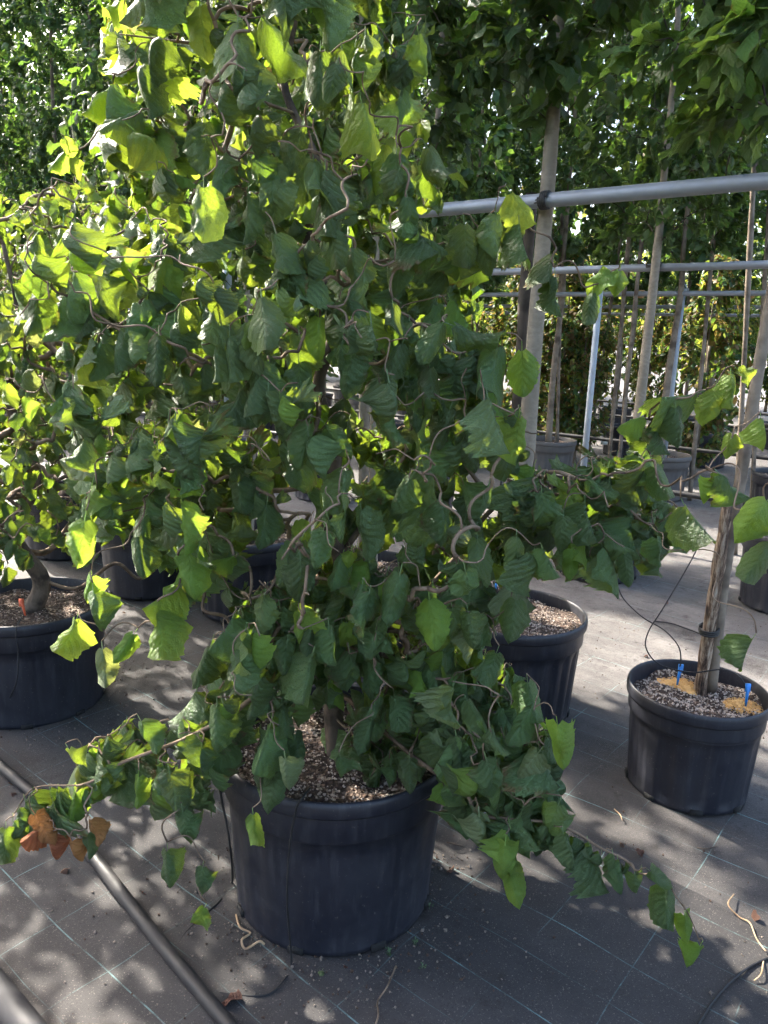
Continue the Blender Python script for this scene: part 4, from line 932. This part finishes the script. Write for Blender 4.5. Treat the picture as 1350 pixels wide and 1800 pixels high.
def blue(px, py, Y, h, lx, label, mat='blue_plastic'):
    p = atY(px, py, Y); o = empty('dripper_stake', p, 0, label, 'stake')
    MB().tube([(0, 0, -.02), (lx*.5, 0, h*.5), (lx, 0, h)], [.0035, .0055, .0065], 6).build('shaft', mat, o)
    MB().box((lx, 0, h), (.017, .008, .03)).build('head', mat, o)
blue(1191, 1196, 2.71, .05, .006, 'blue dripper stake beside the slim trunk in the small pot')
blue(1312, 1232, 2.52, .05, -.002, 'blue dripper stake in the outer fertiliser heap of the small pot')
blue(866, 1045, 3.12, .065, .018, 'blue dripper stake in the ribbed pot of the smooth trunk')
blue(700, 838, 2.35, .02, .003, 'tiny blue stake hanging inside the big hazel') if False else None
blue(44, 1074, 2.92, .035, -.012, 'orange stick in the soil of the wide pot', 'orange_plastic')
# fertiliser heaps: part of the small pot
def heap(c, R, h, parent):
    rr = np.random.RandomState(int(R*1e4)); mb = MB(); V = []; f = []; nr, ns = 7, 26
    for i in range(nr):
        for j in range(ns):
            a = j*2*math.pi/ns; q = i/(nr-1); r_ = R*q*(1+.18*math.sin(3*a)+.1*rr.normal()*q); V.append((c[0]+r_*math.cos(a), c[1]+r_*math.sin(a), c[2]+h*(1-q**1.6)+.003*rr.normal()-.008*q))
    f = [(i*ns+j, i*ns+(j+1) % ns, (i+1)*ns+(j+1) % ns, (i+1)*ns+j) for i in range(nr-1) for j in range(ns)]
    o = mb.add(V, f).build('fertiliser', 'fertiliser', parent, False)
    pb = pebbles(rr, R*.95, 420, 0, .0018, .0034, zf=lambda x, y: c[2]+h*(1-(math.hypot(x, y)/R)**1.6)-.002); pb.v = [q+np.array([c[0], c[1], 0]) for q in pb.v]
    g_ = pb.build('grains', ['fertiliser', 'fertiliser'], o, False); g_['kind'] = 'stuff'; return o
inv = Matrix.Translation(PR) @ Matrix.Rotation(.3, 4, 'Z'); inv = inv.inverted()
for (x, y, R) in ((1195, 1202, .075), (1306, 1240, .07)):
    p = inv @ Vector(gnd(x, y, .345)); heap((p.x, p.y, .342), R, .02, pot_r)
# plant label on a far pot
o = MB().box((0, 0, 0), (.09, .004, .06)).build('plant_label', 'label_white'); o.location = gnd(1062, 778, .3); tag(o, 'white label stuck on a black pot in the far rows', 'label'); o.rotation_euler = (0, 0, -.3)

# ================================================================== LITTER
r = np.random.RandomState(9)
def litter(x, y, size, mat, label, k, rz, group=None, z=.006):
    p = gnd(x, y); o = bpy.data.objects.new('fallen_leaf', leaf_mesh('hazel', k, mat)); col.objects.link(o)
    o.location = (p[0], p[1], und(p[0], p[1])+z+size*.12); o.rotation_euler = (r.uniform(-.25, .25), r.uniform(-.25, .25), rz); o.scale = (size, size, size*.8); tag(o, label, 'leaf', group)
litter(418, 1768, .075, 'litter_leaf', 'large crumpled brown leaf fallen against the black irrigation pipe', 3, 1.)
litter(566, 1712, .03, 'hazel_leaf_pale', 'small pale green leaf fallen in front of the large pot', 5, 2.8)
litter(118, 1535, .05, 'litter_leaf', 'dark fallen leaf below the orange dead leaves', 2, 1.8)
for (x, y, s) in ((878, 1392, .03), (872, 1408, .028), (893, 1428, .03), (1090, 1487, .03), (1118, 1500, .03), (788, 1535, .03), (1068, 1545, .016), (16, 1378, .03), (20, 1398, .025), (218, 1080, .03), (1172, 1060, .03), (1135, 1152, .03), (1335, 1618, .03), (252, 1572, .012), (830, 1445, .02), (605, 1700, .012)):
    litter(x, y, s, 'litter_leaf', 'small reddish brown leaf fragment on the weed fabric', r.randint(14), r.uniform(0, 6), 'brown leaf fragments on the fabric')
def strand(name, px, rad, label, mat='root', cat='twig', group=None):
    pts = [G(x, y, rad*.9+(.012 if i % 2 else .003)) for i, (x, y) in enumerate(px)]
    o = MB().tube(spline(pts, 6), rad, 6).build(name, mat); tag(o, label, cat, group)
strand('fallen_twig', [(696, 1698), (680, 1735), (664, 1760), (665, 1785), (655, 1815)], .0022, 'thin reddish twig lying in front of the large pot', 'hazel_bark')
strand('root_strand', [(1290, 1572), (1280, 1590), (1300, 1612), (1318, 1622), (1330, 1650), (1346, 1672)], .0022, 'pale wavy root strand on the open fabric beside the drip hose')
strand('root_strand', [(1342, 1690), (1338, 1712), (1326, 1724)], .0022, 'short pale root piece next to the lone drip hose')
strand('root_strand', [(415, 1608), (422, 1630), (440, 1640), (425, 1652), (432, 1668), (455, 1655), (465, 1660)], .003, 'tangled pale roots growing out beneath the large pot')
strand('root_strand', [(1080, 1422), (1090, 1432), (1094, 1442)], .002, 'tiny curled pale root near the small pot')
strand('fallen_twig', [(785, 1480), (800, 1484), (815, 1488)], .002, 'short dark twig behind the large pot', 'dark_bark')
strand('fallen_twig', [(1225, 1490), (1242, 1492), (1260, 1488)], .0022, 'dark forked twig on the fabric seam', 'dark_bark')
strand('fallen_twig', [(890, 1415), (905, 1425), (920, 1440)], .0015, 'dark leaf stalk between the reddish leaf fragments', 'dark_bark')
# grit scattered on the fabric, weeds at the pot foot
mb = MB(); oc = np.array([[1, 0, 0], [-1, 0, 0], [0, 1, 0], [0, -1, 0], [0, 0, 1], [0, 0, -1]], float); of = [(0, 2, 4), (2, 1, 4), (1, 3, 4), (3, 0, 4), (2, 0, 5), (1, 2, 5), (3, 1, 5), (0, 3, 5)]
for _ in range(4200):
    u = r.uniform()
    if u < .35: a = r.uniform(0, 6.28); q = PMAIN+np.array([math.cos(a), math.sin(a), 0])*abs(r.normal()*.12+.30)
    elif u < .5: a = r.uniform(0, 6.28); q = PLEFT+np.array([math.cos(a), math.sin(a), 0])*abs(r.normal()*.15+.32)
    else: q = np.array([r.uniform(-1.6, 2.3), r.uniform(1.2, 4.8)**1., 0])
    s = abs(r.normal())*.0022+.0012; M = np.linalg.qr(r.normal(size=(3, 3)))[0]
    mb.add((oc*r.uniform(.5, 1.2, (6, 1))*s) @ M.T+np.array([q[0], q[1], und(q[0], q[1])+s*.5]), of, 0 if r.uniform() < .5 else 1)
o = mb.build('grit', ['grit', 'chip_dark'], None, False); tag(o, 'grit and soil crumbs scattered over the weed fabric', 'grit', kind='stuff')
def weed(x, y, n, label):
    p = gnd(x, y); o = empty('weed', p, 0, label, 'plant', 'weeds at the foot of the large pot'); mb = MB()
    for k in range(n):
        a = r.uniform(0, 6.28); c = np.array([math.cos(a), math.sin(a), 0])*r.uniform(.002, .012)+np.array([0, 0, r.uniform(.004, .012)]); e = np.array([-math.sin(a), math.cos(a), .3])*.0025; q = np.array([math.cos(a), math.sin(a), .4])*.003
        mb.add([c-q, c+e, c+q, c-e], [(0, 1, 2, 3)])
    mb.build('leaves', 'weed', o)
    MB().tube([(0, 0, -.004), (0, 0, .012)], .001, 5).build('stem', 'weed', o)
for (x, y, n) in ((682, 1678, 22), (728, 1660, 16), (742, 1702, 9), (755, 1595, 14)): weed(x, y, n, 'tiny green weed growing at the foot of the large pot')
print('OBJECTS', len(bpy.data.objects), 'LEAVES', [len(l.ka) for _, l, _, _ in SPLIT])
